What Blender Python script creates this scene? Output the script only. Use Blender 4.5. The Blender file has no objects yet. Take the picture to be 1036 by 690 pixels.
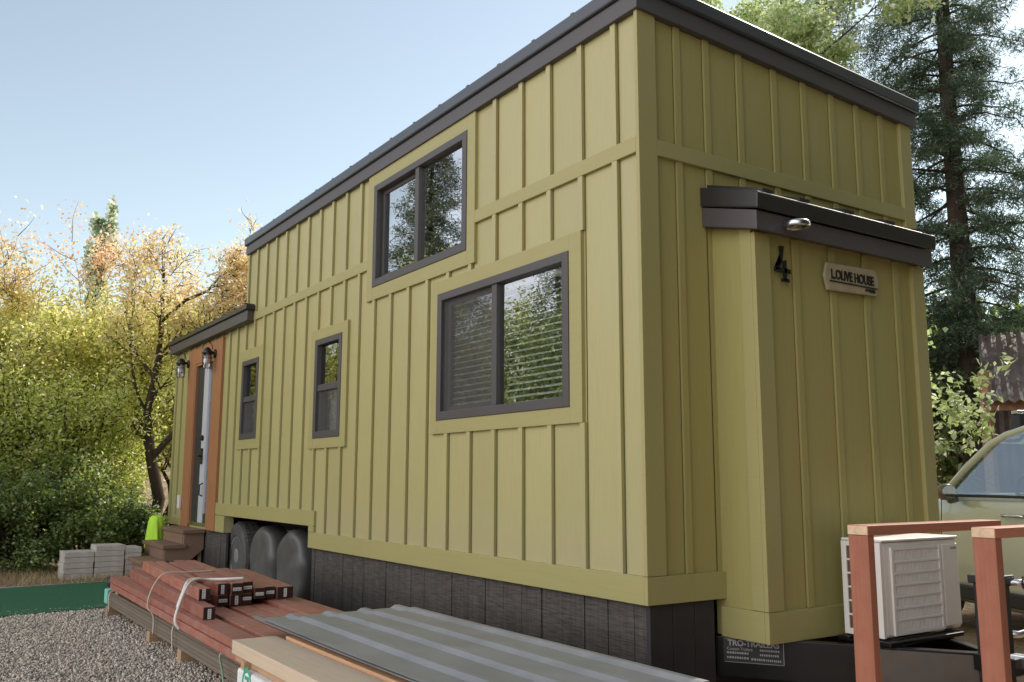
import bpy, math, random
import numpy as np
from mathutils import Vector, Matrix
R = math.radians
rnd = random.Random(7)
scene = bpy.context.scene
COL = scene.collection

# ------------------------------------------------------------------ materials
def newmat(name):
    m = bpy.data.materials.new(name); m.use_nodes = True
    nt = m.node_tree; b = nt.nodes['Principled BSDF']
    return m, nt, b
def N(nt, t, **kw):
    n = nt.nodes.new(t)
    for k, v in kw.items():
        if k.startswith('i_'):
            n.inputs[k[2:].replace('_', ' ')].default_value = v
        else: setattr(n, k, v)
    return n
def L(nt, a, b): nt.links.new(a, b)
def coords(nt, scale=(1, 1, 1), kind='Object', rand=False):
    tc = N(nt, 'ShaderNodeTexCoord'); mp = N(nt, 'ShaderNodeMapping')
    mp.inputs['Scale'].default_value = scale
    L(nt, tc.outputs[kind], mp.inputs['Vector'])
    if rand:
        oi = N(nt, 'ShaderNodeObjectInfo'); mu = N(nt, 'ShaderNodeMath', operation='MULTIPLY'); mu.inputs[1].default_value = 37.0
        L(nt, oi.outputs['Random'], mu.inputs[0]); L(nt, mu.outputs[0], mp.inputs['Location'])
    return mp.outputs['Vector']
def noise(nt, vec, scale=5, detail=4, rough=.55):
    n = N(nt, 'ShaderNodeTexNoise'); n.inputs['Scale'].default_value = scale
    n.inputs['Detail'].default_value = detail; n.inputs['Roughness'].default_value = rough
    L(nt, vec, n.inputs['Vector']); return n.outputs['Fac']
def ramp(nt, fac, stops):
    r = N(nt, 'ShaderNodeValToRGB'); el = r.color_ramp.elements
    while len(el) < len(stops): el.new(.5)
    for e, (p, c) in zip(el, stops): e.position = p; e.color = (*c, 1) if len(c) == 3 else c
    L(nt, fac, r.inputs['Fac']); return r.outputs['Color']
def bump(nt, b, h, strength=.3, dist=.01):
    n = N(nt, 'ShaderNodeBump'); n.inputs['Strength'].default_value = strength; n.inputs['Distance'].default_value = dist
    L(nt, h, n.inputs['Height']); L(nt, n.outputs['Normal'], b.inputs['Normal'])
def mixc(nt, fac, a, c, mode='MIX'):
    n = N(nt, 'ShaderNodeMix', data_type='RGBA', blend_type=mode)
    for s, v in ((0, fac), (6, a), (7, c)):
        if isinstance(v, (int, float)): n.inputs[s].default_value = v
        elif isinstance(v, tuple): n.inputs[s].default_value = (*v, 1)
        else: L(nt, v, n.inputs[s])
    return n.outputs[2]
def scalec(c, f): return tuple(min(1, x * f) for x in c)

def grain_mat(name, col, axis='z', rough=.6, amt=.25, bumps=.3, fine=1.0, rand=False, spec=.4, dirt=None, blotch=.5):
    m, nt, b = newmat(name)
    s = {'x': (.6, 14, 14), 'y': (14, .6, 14), 'z': (14, 14, .6)}[axis]
    v = coords(nt, tuple(q * fine for q in s), rand=rand)
    g = noise(nt, v, 4, 6, .65)
    c = ramp(nt, g, [(.25, scalec(col, 1 - amt)), (.5, col), (.78, scalec(col, 1 + amt * .7))])
    v2 = coords(nt, (1, 1, 1), rand=rand)
    bl = noise(nt, v2, 2.3, 4, .6)
    c = mixc(nt, bl, c, mixc(nt, blotch, c, scalec(col, .72)))
    if dirt:
        d2 = noise(nt, v2, 9, 6, .7)
        c = mixc(nt, ramp(nt, d2, [(.45, (0, 0, 0)), (.7, (.75, .75, .75))]), c, dirt)
    if rand:
        oi = N(nt, 'ShaderNodeObjectInfo'); hs = N(nt, 'ShaderNodeHueSaturation')
        mr = N(nt, 'ShaderNodeMapRange'); mr.inputs['To Min'].default_value = .8; mr.inputs['To Max'].default_value = 1.2
        L(nt, oi.outputs['Random'], mr.inputs['Value']); L(nt, mr.outputs[0], hs.inputs['Value']); L(nt, c, hs.inputs['Color']); c = hs.outputs['Color']
    L(nt, c, b.inputs['Base Color']); b.inputs['Roughness'].default_value = rough
    b.inputs['Specular IOR Level'].default_value = spec
    bump(nt, b, g, bumps, .004)
    return m
def plain(name, col, rough=.5, metal=0, var=.15, scale=6, bumps=0, spec=.5, coat=0):
    m, nt, b = newmat(name); v = coords(nt)
    n = noise(nt, v, scale, 5, .6)
    L(nt, ramp(nt, n, [(.3, scalec(col, 1 - var)), (.7, scalec(col, 1 + var))]), b.inputs['Base Color'])
    rr = N(nt, 'ShaderNodeMapRange'); rr.inputs['To Min'].default_value = max(.03, rough - .08); rr.inputs['To Max'].default_value = min(1, rough + .1)
    L(nt, n, rr.inputs['Value']); L(nt, rr.outputs[0], b.inputs['Roughness'])
    b.inputs['Metallic'].default_value = metal; b.inputs['Specular IOR Level'].default_value = spec
    b.inputs['Coat Weight'].default_value = coat; b.inputs['Coat Roughness'].default_value = .08
    if bumps: bump(nt, b, noise(nt, v, scale * 6, 4), bumps, .004)
    return m
def glass_mat(name, refl=.35, tint=(.8, .85, .85), rough=.0, wob=0.02):
    m, nt, b = newmat(name); nt.nodes.remove(b)
    out = nt.nodes['Material Output']
    tr = N(nt, 'ShaderNodeBsdfTransparent'); tr.inputs['Color'].default_value = (*tint, 1)
    gl = N(nt, 'ShaderNodeBsdfGlossy'); gl.inputs['Roughness'].default_value = rough; gl.inputs['Color'].default_value = (.95, .97, 1, 1)
    fr = N(nt, 'ShaderNodeLayerWeight'); fr.inputs['Blend'].default_value = .25
    mr = N(nt, 'ShaderNodeMapRange'); mr.inputs['To Min'].default_value = refl; mr.inputs['To Max'].default_value = .95
    L(nt, fr.outputs['Fresnel'], mr.inputs['Value'])
    mx = N(nt, 'ShaderNodeMixShader'); L(nt, mr.outputs[0], mx.inputs[0]); L(nt, tr.outputs[0], mx.inputs[1]); L(nt, gl.outputs[0], mx.inputs[2])
    bp = N(nt, 'ShaderNodeBump'); bp.inputs['Strength'].default_value = wob; bp.inputs['Distance'].default_value = .02
    L(nt, noise(nt, coords(nt), 2.5, 2), bp.inputs['Height']); L(nt, bp.outputs['Normal'], gl.inputs['Normal'])
    L(nt, mx.outputs[0], out.inputs['Surface'])
    return m
def leaf_mat(name, stops, trans=.45, zgrad=None, shine=.06, zscale=1.0):
    """colour per leaf, optionally a second palette that takes over with height"""
    m, nt, b = newmat(name); nt.nodes.remove(b); out = nt.nodes['Material Output']
    ge = N(nt, 'ShaderNodeNewGeometry')
    c = ramp(nt, ge.outputs['Random Per Island'], stops)
    if zgrad:
        z0, z1, st2 = zgrad
        c2 = ramp(nt, ge.outputs['Random Per Island'], st2)
        tc = N(nt, 'ShaderNodeTexCoord'); sp = N(nt, 'ShaderNodeSeparateXYZ'); L(nt, tc.outputs['Object'], sp.inputs[0])
        nz = noise(nt, tc.outputs['Object'], 1.1, 3)
        mr = N(nt, 'ShaderNodeMapRange'); mr.inputs['From Min'].default_value = z0; mr.inputs['From Max'].default_value = z1
        L(nt, sp.outputs['Z'], mr.inputs['Value'])
        ad = N(nt, 'ShaderNodeMath', operation='ADD'); L(nt, mr.outputs[0], ad.inputs[0])
        mm = N(nt, 'ShaderNodeMath', operation='MULTIPLY_ADD'); mm.inputs[1].default_value = 1.6; mm.inputs[2].default_value = -.8
        L(nt, nz, mm.inputs[0]); L(nt, mm.outputs[0], ad.inputs[1]); ad.use_clamp = True
        c = mixc(nt, ad.outputs[0], c, c2)
    d = N(nt, 'ShaderNodeBsdfDiffuse'); t = N(nt, 'ShaderNodeBsdfTranslucent'); g = N(nt, 'ShaderNodeBsdfGlossy'); g.inputs['Roughness'].default_value = .45
    L(nt, c, d.inputs['Color'])
    hs = N(nt, 'ShaderNodeHueSaturation'); hs.inputs['Value'].default_value = 1.55; hs.inputs['Saturation'].default_value = 1.08; L(nt, c, hs.inputs['Color'])
    L(nt, hs.outputs['Color'], t.inputs['Color'])
    m1 = N(nt, 'ShaderNodeMixShader'); m1.inputs[0].default_value = trans; L(nt, d.outputs[0], m1.inputs[1]); L(nt, t.outputs[0], m1.inputs[2])
    m2 = N(nt, 'ShaderNodeMixShader'); m2.inputs[0].default_value = shine; L(nt, m1.outputs[0], m2.inputs[1]); L(nt, g.outputs[0], m2.inputs[2])
    L(nt, m2.outputs[0], out.inputs['Surface'])
    return m

OLIVE = (.405, .362, .15)
M = {}
M['olive'] = grain_mat('olive_paint', OLIVE, 'z', .46, .10, .45, 1.6, spec=.7, blotch=.25)
def board_variation(m, axis, step, off, amt, zdirt):
    nt = m.node_tree; b = nt.nodes['Principled BSDF']; src = b.inputs['Base Color'].links[0].from_socket
    tc = N(nt, 'ShaderNodeTexCoord'); sp = N(nt, 'ShaderNodeSeparateXYZ'); L(nt, tc.outputs['Object'], sp.inputs[0])
    a = N(nt, 'ShaderNodeMath', operation='SUBTRACT'); a.inputs[1].default_value = off; L(nt, sp.outputs[axis], a.inputs[0])
    d = N(nt, 'ShaderNodeMath', operation='DIVIDE'); d.inputs[1].default_value = step; L(nt, a.outputs[0], d.inputs[0])
    f = N(nt, 'ShaderNodeMath', operation='FLOOR'); L(nt, d.outputs[0], f.inputs[0])
    wn = N(nt, 'ShaderNodeTexWhiteNoise', noise_dimensions='1D'); L(nt, f.outputs[0], wn.inputs['W'])
    mr = N(nt, 'ShaderNodeMapRange'); mr.inputs['To Min'].default_value = 1 - amt; mr.inputs['To Max'].default_value = 1 + amt; L(nt, wn.outputs['Value'], mr.inputs['Value'])
    hs = N(nt, 'ShaderNodeHueSaturation'); L(nt, mr.outputs[0], hs.inputs['Value']); L(nt, src, hs.inputs['Color'])
    # dust that has splashed up along the bottom and faint runs below the trim
    z = N(nt, 'ShaderNodeMapRange'); z.inputs['From Min'].default_value = zdirt + .45; z.inputs['From Max'].default_value = zdirt; L(nt, sp.outputs['Z'], z.inputs['Value'])
    n1 = noise(nt, coords(nt, (9, 9, 1.2)), 2.0, 6, .7); mu = N(nt, 'ShaderNodeMath', operation='MULTIPLY'); L(nt, z.outputs[0], mu.inputs[0]); L(nt, n1, mu.inputs[1]); mu.use_clamp = True
    c = mixc(nt, mu.outputs[0], hs.outputs['Color'], (.40, .335, .21))
    L(nt, c, b.inputs['Base Color'])
board_variation(M['olive'], 'Y', .3117, -4.835, .045, .62)
M['olive_trim'] = grain_mat('olive_trim_paint', (.365, .325, .128), 'y', .5, .05, .2, 1.2, spec=.45, blotch=.25)
M['olive_shaded'] = grain_mat('olive_paint_shaded_end', (.368, .325, .118), 'z', .6, .07, .3, 1.4, spec=.3, blotch=.25)  # same olive paint, base darkened to put the end's shade into the colour
M['skirt'] = grain_mat('weathered_skirt_wood', (.115, .102, .09), 'z', .85, .5, .5, 1.0, spec=.15)
m = M['skirt']; nt = m.node_tree; b = nt.nodes['Principled BSDF']; src = b.inputs['Base Color'].links[0].from_socket
sw = noise(nt, coords(nt, (1, 3, 55)), 3.0, 4, .7)                     # rough sawn marks across the boards
c = mixc(nt, ramp(nt, sw, [(.35, (.75, .75, .75)), (.6, (0, 0, 0))]), src, (.03, .026, .023))
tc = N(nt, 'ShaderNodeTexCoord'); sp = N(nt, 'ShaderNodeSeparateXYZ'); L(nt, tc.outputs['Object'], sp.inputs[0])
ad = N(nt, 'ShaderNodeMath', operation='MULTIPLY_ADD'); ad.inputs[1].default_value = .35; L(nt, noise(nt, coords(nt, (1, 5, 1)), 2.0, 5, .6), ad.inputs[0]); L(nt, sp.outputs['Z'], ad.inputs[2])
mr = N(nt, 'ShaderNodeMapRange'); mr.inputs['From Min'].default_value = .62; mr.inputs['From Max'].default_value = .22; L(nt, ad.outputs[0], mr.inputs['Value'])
c = mixc(nt, mr.outputs[0], c, (.022, .019, .017)); L(nt, c, b.inputs['Base Color'])   # shade at the foot of the boards painted as darker lower ends
bp = N(nt, 'ShaderNodeBump'); bp.inputs['Strength'].default_value = .8; bp.inputs['Distance'].default_value = .006; L(nt, sw, bp.inputs['Height']); L(nt, bp.outputs['Normal'], b.inputs['Normal'])
M['fascia'] = plain('grey_brown_fascia', (.074, .065, .066), .5, 0, .08, 4, .1)
M['roofmetal'] = plain('dark_roof_metal', (.07, .075, .085), .33, .3, .1, 3)
M['roofdark'] = plain('black_brown_drip_edge', (.035, .032, .032), .4, .2, .1, 5)
M['frame'] = plain('bronze_vinyl_frame', (.068, .059, .057), .5, 0, .06, 8)
M['glass'] = glass_mat('window_glass', .27)
M['glass_hi'] = glass_mat('loft_window_glass', .66)
M['carglass'] = glass_mat('car_glass', .24, (.78, .88, .85))
M['blind'] = plain('white_blind_slat', (.75, .75, .72), .5, 0, .05)
M['interior'] = plain('dim_interior_wall', (.30, .28, .25), .8, 0, .1)
M['cedar'] = grain_mat('oiled_cedar_trim', (.37, .165, .075), 'z', .5, .28, .3, 1.1)
M['door_dark'] = plain('charcoal_door_paint', (.035, .036, .04), .4, 0, .1)
M['door_white'] = plain('white_door_paint', (.50, .50, .53), .4, 0, .05)
M['black_metal'] = plain('black_metal', (.02, .02, .02), .38, .3, .2, 14)
M['gloss_black'] = plain('glossy_black_trailer_paint', (.011, .009, .009), .3, 0, .3, 4, .05, spec=.25, coat=.12)
M['beam_sheen'] = plain('taupe_beam_sheen', (.085, .07, .055), .42, .2, .15, 5)
M['chrome'] = plain('galvanised_bright_metal', (.62, .63, .64), .25, 1, .1, 9)
M['rubber'] = plain('dusty_tyre_rubber', (.075, .071, .066), .8, 0, .3, 9, .3)
M['cover'] = plain('grey_vinyl_wheel_cover', (.085, .081, .076), .42, 0, .3, 3, .2)
M['rim'] = plain('aluminium_rim', (.33, .33, .33), .35, .4, .15, 12)
M['red_y'] = grain_mat('red_stained_lumber', (.36, .12, .075), 'y', .52, .36, .35, 1.0, rand=True, dirt=(.36, .22, .18), spec=.55)
M['red_x'] = grain_mat('red_stained_railing', (.34, .125, .07), 'z', .55, .28, .3, 1.0, dirt=(.30, .09, .05))
M['red_rail'] = grain_mat('red_stained_rail', (.42, .16, .095), 'x', .55, .25, .3, 1.0, rand=True)
M['cut_end'] = plain('raw_cut_wood_end', (.62, .44, .28), .8, 0, .2, 30)
M['dark_end'] = plain('dark_sealed_wood_end', (.032, .012, .010), .7, 0, .4, 22, .3)
M['tag'] = plain('white_paper_tag', (.75, .74, .72), .7, 0, .05)
M['tagink'] = plain('grey_tag_ink', (.16, .15, .15), .8, 0, .1)
M['deck'] = grain_mat('grey_brown_composite_board', (.20, .155, .115), 'y', .62, .22, .4, 1.8, rand=True)
M['sticker'] = grain_mat('pine_sticker_wood', (.42, .27, .15), 'x', .75, .25, .3, 1.0, rand=True)
M['tan'] = grain_mat('pale_pine_board', (.56, .43, .30), 'y', .62, .14, .2, 1.2, rand=True, blotch=.3)
M['tan2'] = grain_mat('orange_pine_board', (.52, .31, .17), 'y', .6, .2, .2, 1.0, rand=True)
M['wrap'] = plain('white_wrapper', (.78, .79, .74), .45, 0, .05, 3, .1)
M['greenink'] = plain('green_logo_ink', (.03, .38, .24), .5, 0, .05)
M['teal'] = plain('teal_end_cap', (.22, .60, .47), .5, 0, .08)
M['strap'] = plain('white_plastic_strap', (.8, .76, .68), .5, 0, .06)
M['twine'] = plain('tan_twine', (.6, .52, .4), .8, 0, .15)
M['greentwine'] = plain('green_twine', (.33, .52, .36), .7, 0, .15)
M['steel'] = plain('galvanised_roof_sheet', (.275, .272, .27), .42, .12, .2, 2.6, .05)
M['steps'] = grain_mat('brown_stained_step_wood', (.25, .155, .105), 'y', .6, .3, .3, 1.0, rand=True)
M['vest'] = plain('fluorescent_yellow_green_cloth', (.50, .82, .06), .8, 0, .12, 8, .2)
M['concrete'] = plain('pale_concrete', (.50, .455, .40), .9, 0, .14, 14, .5)
M['turf'] = plain('green_turf_mat', (.018, .115, .05), .95, 0, .3, 30, .9)
M['acwhite'] = plain('off_white_plastic_coat', (.70, .66, .60), .45, 0, .04, 3)
M['acgrey'] = plain('grey_fan_shadow', (.33, .31, .28), .6, 0, .05)
M['acfin'] = plain('brown_coil_fin', (.11, .075, .05), .6, .2, .2, 30)
M['carpaint'] = plain('sage_green_car_paint', (.56, .585, .485), .3, .1, .04, 2, coat=.8)
M['cartrim'] = plain('black_car_trim', (.02, .02, .022), .5, 0, .1)
M['carseat'] = plain('dark_car_interior', (.03, .03, .035), .7, 0, .1)
M['barwood'] = plain('rusty_barn_post', (.30, .16, .095), .85, 0, .3, 12, .4)
M['bark'] = grain_mat('dark_bark', (.075, .056, .042), 'z', .9, .4, .9, .35, spec=.1)
M['greybark'] = grain_mat('grey_bark', (.16, .13, .10), 'z', .9, .4, .9, .4, spec=.1)

# rusty corrugated iron
m, nt, b = newmat('rusty_corrugated_iron'); v = coords(nt, (1, 1, 1))
n1 = noise(nt, v, 1.6, 6, .65); L(nt, ramp(nt, n1, [(.3, (.05, .03, .022)), (.5, (.085, .06, .048)), (.7, (.15, .13, .115))]), b.inputs['Base Color'])
b.inputs['Roughness'].default_value = .7; M['rust'] = m
# brushed skirt saw marks are in the grain; insect screen
m, nt, b = newmat('insect_screen_mesh'); nt.nodes.remove(b)
tr = N(nt, 'ShaderNodeBsdfTransparent'); df = N(nt, 'ShaderNodeBsdfDiffuse'); df.inputs['Color'].default_value = (.13, .125, .12, 1)
mx = N(nt, 'ShaderNodeMixShader'); wv = noise(nt, coords(nt, (1, 1, 1)), 3, 2)
mr = N(nt, 'ShaderNodeMapRange'); mr.inputs['To Min'].default_value = .36; mr.inputs['To Max'].default_value = .46; L(nt, wv, mr.inputs['Value'])
L(nt, mr.outputs[0], mx.inputs[0]); L(nt, tr.outputs[0], mx.inputs[1]); L(nt, df.outputs[0], mx.inputs[2]); L(nt, mx.outputs[0], nt.nodes['Material Output'].inputs['Surface'])
M['screen'] = m
# clear lantern glass
M['lampglass'] = glass_mat('lantern_glass', .22, (.9, .9, .88))

def ground_mat(name, base, scale, lo=.6, hi=1.5, leaves=None):
    m, nt, b = newmat(name); v = coords(nt, (1, 1, 1))
    vo = N(nt, 'ShaderNodeTexVoronoi'); vo.inputs['Scale'].default_value = scale; L(nt, v, vo.inputs['Vector'])
    sp = N(nt, 'ShaderNodeSeparateColor'); L(nt, vo.outputs['Color'], sp.inputs[0])
    c = ramp(nt, sp.outputs[0], [(0, scalec(base, lo)), (.5, base), (1, scalec(base, hi))])
    bl = noise(nt, v, .8, 5, .6); c = mixc(nt, bl, c, scalec(base, .75))
    if leaves:
        ln = noise(nt, v, 7, 6, .7); c = mixc(nt, ramp(nt, ln, [(.52, (0, 0, 0)), (.6, (1, 1, 1))]), c, leaves)
    L(nt, c, b.inputs['Base Color']); b.inputs['Roughness'].default_value = .95; b.inputs['Specular IOR Level'].default_value = .15
    bump(nt, b, vo.outputs['Distance'], .9, .02)
    return m
M['dirt'] = ground_mat('dry_tan_dirt', (.36, .265, .175), 26, .7, 1.3, (.30, .17, .08))
M['gravelbase'] = ground_mat('gravel_bed', (.44, .37, .31), 48)
M['hill'] = ground_mat('dry_grass_hill', (.42, .31, .21), 9, .7, 1.3, (.2, .17, .07))
m, nt, b = newmat('grey_brown_stone'); ge = N(nt, 'ShaderNodeNewGeometry')
L(nt, ramp(nt, ge.outputs['Random Per Island'], [(0, (.26, .215, .18)), (.35, (.52, .43, .345)), (.7, (.66, .555, .45)), (1, (.82, .72, .6))]), b.inputs['Base Color'])
b.inputs['Roughness'].default_value = .9; M['stone'] = m
m, nt, b = newmat('straw_grass'); ge = N(nt, 'ShaderNodeNewGeometry')
L(nt, ramp(nt, ge.outputs['Random Per Island'], [(0, (.35, .24, .12)), (.6, (.5, .38, .22)), (1, (.2, .2, .07))]), b.inputs['Base Color']); b.inputs['Roughness'].default_value = .9; M['straw'] = m

# ------------------------------------------------------------------ mesh helpers
class MB:
    def __init__(s): s.v = []; s.f = []
    def add(s, vs, fs):
        o = len(s.v); s.v += [tuple(p) for p in vs]; s.f += [tuple(i + o for i in f) for f in fs]; return s
    def box(s, x0, x1, y0, y1, z0, z1):
        x0, x1 = sorted((x0, x1)); y0, y1 = sorted((y0, y1)); z0, z1 = sorted((z0, z1))
        return s.add([(x0, y0, z0), (x1, y0, z0), (x1, y1, z0), (x0, y1, z0), (x0, y0, z1), (x1, y0, z1), (x1, y1, z1), (x0, y1, z1)],
                     [(0, 3, 2, 1), (4, 5, 6, 7), (0, 1, 5, 4), (1, 2, 6, 5), (2, 3, 7, 6), (3, 0, 4, 7)])
    def obox(s, c, ax, ay, az):
        c, ax, ay, az = map(Vector, (c, ax, ay, az))
        vs = [c + sx * ax + sy * ay + sz * az for sz in (-1, 1) for sx, sy in ((-1, -1), (1, -1), (1, 1), (-1, 1))]
        return s.add(vs, [(0, 3, 2, 1), (4, 5, 6, 7), (0, 1, 5, 4), (1, 2, 6, 5), (2, 3, 7, 6), (3, 0, 4, 7)])
    def bar(s, a, b, w, h, up=(0, 0, 1)):
        a, b = Vector(a), Vector(b); d = (b - a); u = Vector(up); sd = d.cross(u).normalized(); u2 = sd.cross(d).normalized()
        return s.obox((a + b) / 2, d / 2, sd * w / 2, u2 * h / 2)
    def prism(s, poly, a, b):
        """poly: list of 3D points, swept from offset a to offset b"""
        n = len(poly); a, b = Vector(a), Vector(b)
        vs = [Vector(p) + a for p in poly] + [Vector(p) + b for p in poly]
        fs = [tuple(range(n))[::-1], tuple(range(n, 2 * n))] + [(i, (i + 1) % n, n + (i + 1) % n, n + i) for i in range(n)]
        return s.add(vs, fs)
    def tube(s, pts, rad, n=8, cap=True):
        pts = [Vector(p) for p in pts]
        if not hasattr(rad, '__len__'): rad = [rad] * len(pts)
        vs = []; ref = None
        for i, p in enumerate(pts):
            d = (pts[min(i + 1, len(pts) - 1)] - pts[max(i - 1, 0)]).normalized()
            if ref is None: ref = d.orthogonal().normalized()
            ref = (ref - d * ref.dot(d)).normalized(); bi = d.cross(ref)
            for k in range(n):
                a = 2 * math.pi * k / n; vs.append(p + rad[i] * (math.cos(a) * ref + math.sin(a) * bi))
        fs = [(i * n + k, i * n + (k + 1) % n, (i + 1) * n + (k + 1) % n, (i + 1) * n + k) for i in range(len(pts) - 1) for k in range(n)]
        if cap: fs += [tuple(range(n))[::-1], tuple(range((len(pts) - 1) * n, len(pts) * n))]
        return s.add(vs, fs)
    def lathe(s, c, axis, prof, n=24):
        """prof: (radius, offset along axis)"""
        c = Vector(c); d = Vector(axis).normalized(); u = d.orthogonal().normalized(); w = d.cross(u)
        vs = [c + d * h + r * (math.cos(2 * math.pi * k / n) * u + math.sin(2 * math.pi * k / n) * w) for r, h in prof for k in range(n)]
        fs = [(i * n + k, i * n + (k + 1) % n, (i + 1) * n + (k + 1) % n, (i + 1) * n + k) for i in range(len(prof) - 1) for k in range(n)]
        fs += [tuple(range(n))[::-1], tuple(range((len(prof) - 1) * n, len(prof) * n))]
        return s.add(vs, fs)
    def build(s, name, mat, parent=None, bevel=0, smooth=False, loc=None):
        me = bpy.data.meshes.new(name)
        org = Vector((0, 0, 0))
        if parent is not None: org = ORG[parent.name]
        elif loc is not None: org = Vector(loc)
        me.from_pydata([tuple(Vector(p) - org) for p in s.v], [], s.f); me.update()
        o = bpy.data.objects.new(name, me); COL.objects.link(o)
        mats = mat if isinstance(mat, list) else [mat]
        for q in mats: me.materials.append(q)
        if smooth: me.polygons.foreach_set('use_smooth', [True] * len(me.polygons))
        if bevel:
            md = o.modifiers.new('bevel', 'BEVEL'); md.width = bevel; md.segments = 2; md.limit_method = 'ANGLE'; md.harden_normals = False
        if parent is not None: o.parent = parent; ORG[o.name] = org
        else: o.location = org; ORG[o.name] = org
        return o
ORG = {}
def thing(name, label, cat, loc=(0, 0, 0), group=None):
    o = bpy.data.objects.new(name, None); COL.objects.link(o); o.location = loc; o.empty_display_size = .2
    ORG[o.name] = Vector(loc); return tag(o, label, cat, group)
def tag(o, label, cat, group=None, kind=None):
    o['label'] = label; o['category'] = cat
    if group: o['group'] = group
    if kind: o['kind'] = kind
    return o
def struct(o, label=None):
    o['kind'] = 'structure'
    if label: o['label'] = label
    return o
def fixnormals(o):
    import bmesh
    bm = bmesh.new(); bm.from_mesh(o.data); bmesh.ops.recalc_face_normals(bm, faces=bm.faces); bm.to_mesh(o.data); bm.free(); return o
def np_mesh(name, verts, faces, mat, parent=None, smooth=False):
    """verts (n,3), faces (m,k) all the same size; coordinates are local to the parent"""
    me = bpy.data.meshes.new(name); nv = len(verts); nf, k = faces.shape
    me.vertices.add(nv); me.vertices.foreach_set('co', np.ascontiguousarray(verts, np.float32).ravel())
    me.loops.add(nf * k); me.loops.foreach_set('vertex_index', np.ascontiguousarray(faces, np.int32).ravel())
    me.polygons.add(nf); me.polygons.foreach_set('loop_start', np.arange(0, nf * k, k, dtype=np.int32))
    me.polygons.foreach_set('loop_total', np.full(nf, k, np.int32))
    me.update(calc_edges=True); me.validate()
    me.materials.append(mat)
    if smooth: me.polygons.foreach_set('use_smooth', np.ones(nf, bool))
    o = bpy.data.objects.new(name, me); COL.objects.link(o)
    if parent is not None: o.parent = parent
    return o
def text_mb(s, size, align='CENTER', squash=1.0, bold=0):
    cu = bpy.data.curves.new('t', 'FONT'); cu.body = s; cu.size = size; cu.align_x = align; cu.align_y = 'CENTER'; cu.extrude = .002; cu.offset = bold
    o = bpy.data.objects.new('t', cu); COL.objects.link(o)
    dg = bpy.context.evaluated_depsgraph_get(); me = bpy.data.meshes.new_from_object(o.evaluated_get(dg))
    vs = [(p.co.x * squash, p.co.y, p.co.z) for p in me.vertices]; fs = [tuple(p.vertices) for p in me.polygons]
    bpy.data.objects.remove(o); bpy.data.curves.remove(cu); bpy.data.meshes.remove(me)
    return vs, fs
def put_text(mb, s, size, origin, xdir, ydir, align='CENTER', squash=1.0, bold=0):
    vs, fs = text_mb(s, size, align, squash, bold); o, x, y = Vector(origin), Vector(xdir).normalized(), Vector(ydir).normalized(); z = x.cross(y)
    mb.add([o + v[0] * x + v[1] * y + v[2] * z for v in vs], fs)

# ------------------------------------------------------------------ camera, world, sun
cam = bpy.data.cameras.new('camera'); co = bpy.data.objects.new('camera', cam); COL.objects.link(co)
yaw, pitch, roll = .5869, .1497, .0023
fw = Vector((math.sin(yaw) * math.cos(pitch), math.cos(yaw) * math.cos(pitch), math.sin(pitch)))
r0 = Vector((math.cos(yaw), -math.sin(yaw), 0)); u0 = r0.cross(fw)
rr = r0 * math.cos(roll) + u0 * math.sin(roll); uu = -r0 * math.sin(roll) + u0 * math.cos(roll)
mw = Matrix((rr, uu, -fw)).transposed().to_4x4(); mw.translation = Vector((-3.1889, -3.5545, 1.2312)); co.matrix_world = mw
cam.sensor_width = 36; cam.lens = 36 * 920.58 / 1036; cam.clip_start = .05; cam.clip_end = 2000
scene.camera = co

SUN = Vector((.74, .15, .68)).normalized()
el = math.asin(SUN.z); az = math.atan2(SUN.x, SUN.y)
w = bpy.data.worlds.new('World'); scene.world = w; w.use_nodes = True; nt = w.node_tree
bg = nt.nodes['Background']; sk = N(nt, 'ShaderNodeTexSky', sky_type='NISHITA'); sk.sun_disc = False
sk.sun_elevation = el; sk.sun_rotation = az; sk.air_density = 1.0; sk.dust_density = .45; sk.ozone_density = 1.0; sk.altitude = 300
hs = N(nt, 'ShaderNodeHueSaturation'); hs.inputs['Saturation'].default_value = .62; hs.inputs['Value'].default_value = 1.36
L(nt, mixc(nt, 1.0, sk.outputs[0], (.985, 1.04, .905), 'MULTIPLY'), hs.inputs['Color']); tc = N(nt, 'ShaderNodeTexCoord'); dp = N(nt, 'ShaderNodeVectorMath', operation='DOT_PRODUCT'); dp.inputs[1].default_value = Vector((-.96, .10, .02)).normalized()
L(nt, tc.outputs['Generated'], dp.inputs[0])
cn = N(nt, 'ShaderNodeTexNoise'); cn.inputs['Scale'].default_value = 2.6; cn.inputs['Detail'].default_value = 6; cn.inputs['Roughness'].default_value = .55; L(nt, tc.outputs['Generated'], cn.inputs['Vector'])
ma = N(nt, 'ShaderNodeMath', operation='MULTIPLY_ADD'); ma.inputs[1].default_value = .5; L(nt, cn.outputs['Fac'], ma.inputs[0]); L(nt, dp.outputs['Value'], ma.inputs[2])
ms = N(nt, 'ShaderNodeMapRange', interpolation_type='SMOOTHSTEP'); ms.inputs['From Min'].default_value = .70; ms.inputs['From Max'].default_value = 1.05; L(nt, ma.outputs[0], ms.inputs['Value'])
cl = mixc(nt, ms.outputs[0], hs.outputs[0], (16.6, 16.5, 17.2))      # unseen bright cloud bank added in the west to light the long wall
L(nt, cl, bg.inputs['Color']); bg.inputs['Strength'].default_value = .15
sl = bpy.data.lights.new('sun', 'SUN'); sl.energy = 5.0; sl.angle = R(.5); sl.color = (1, .93, .82)
so = bpy.data.objects.new('sun', sl); COL.objects.link(so); so.location = SUN * 30; so.rotation_euler = (-SUN).to_track_quat('-Z', 'Y').to_euler()
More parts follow.
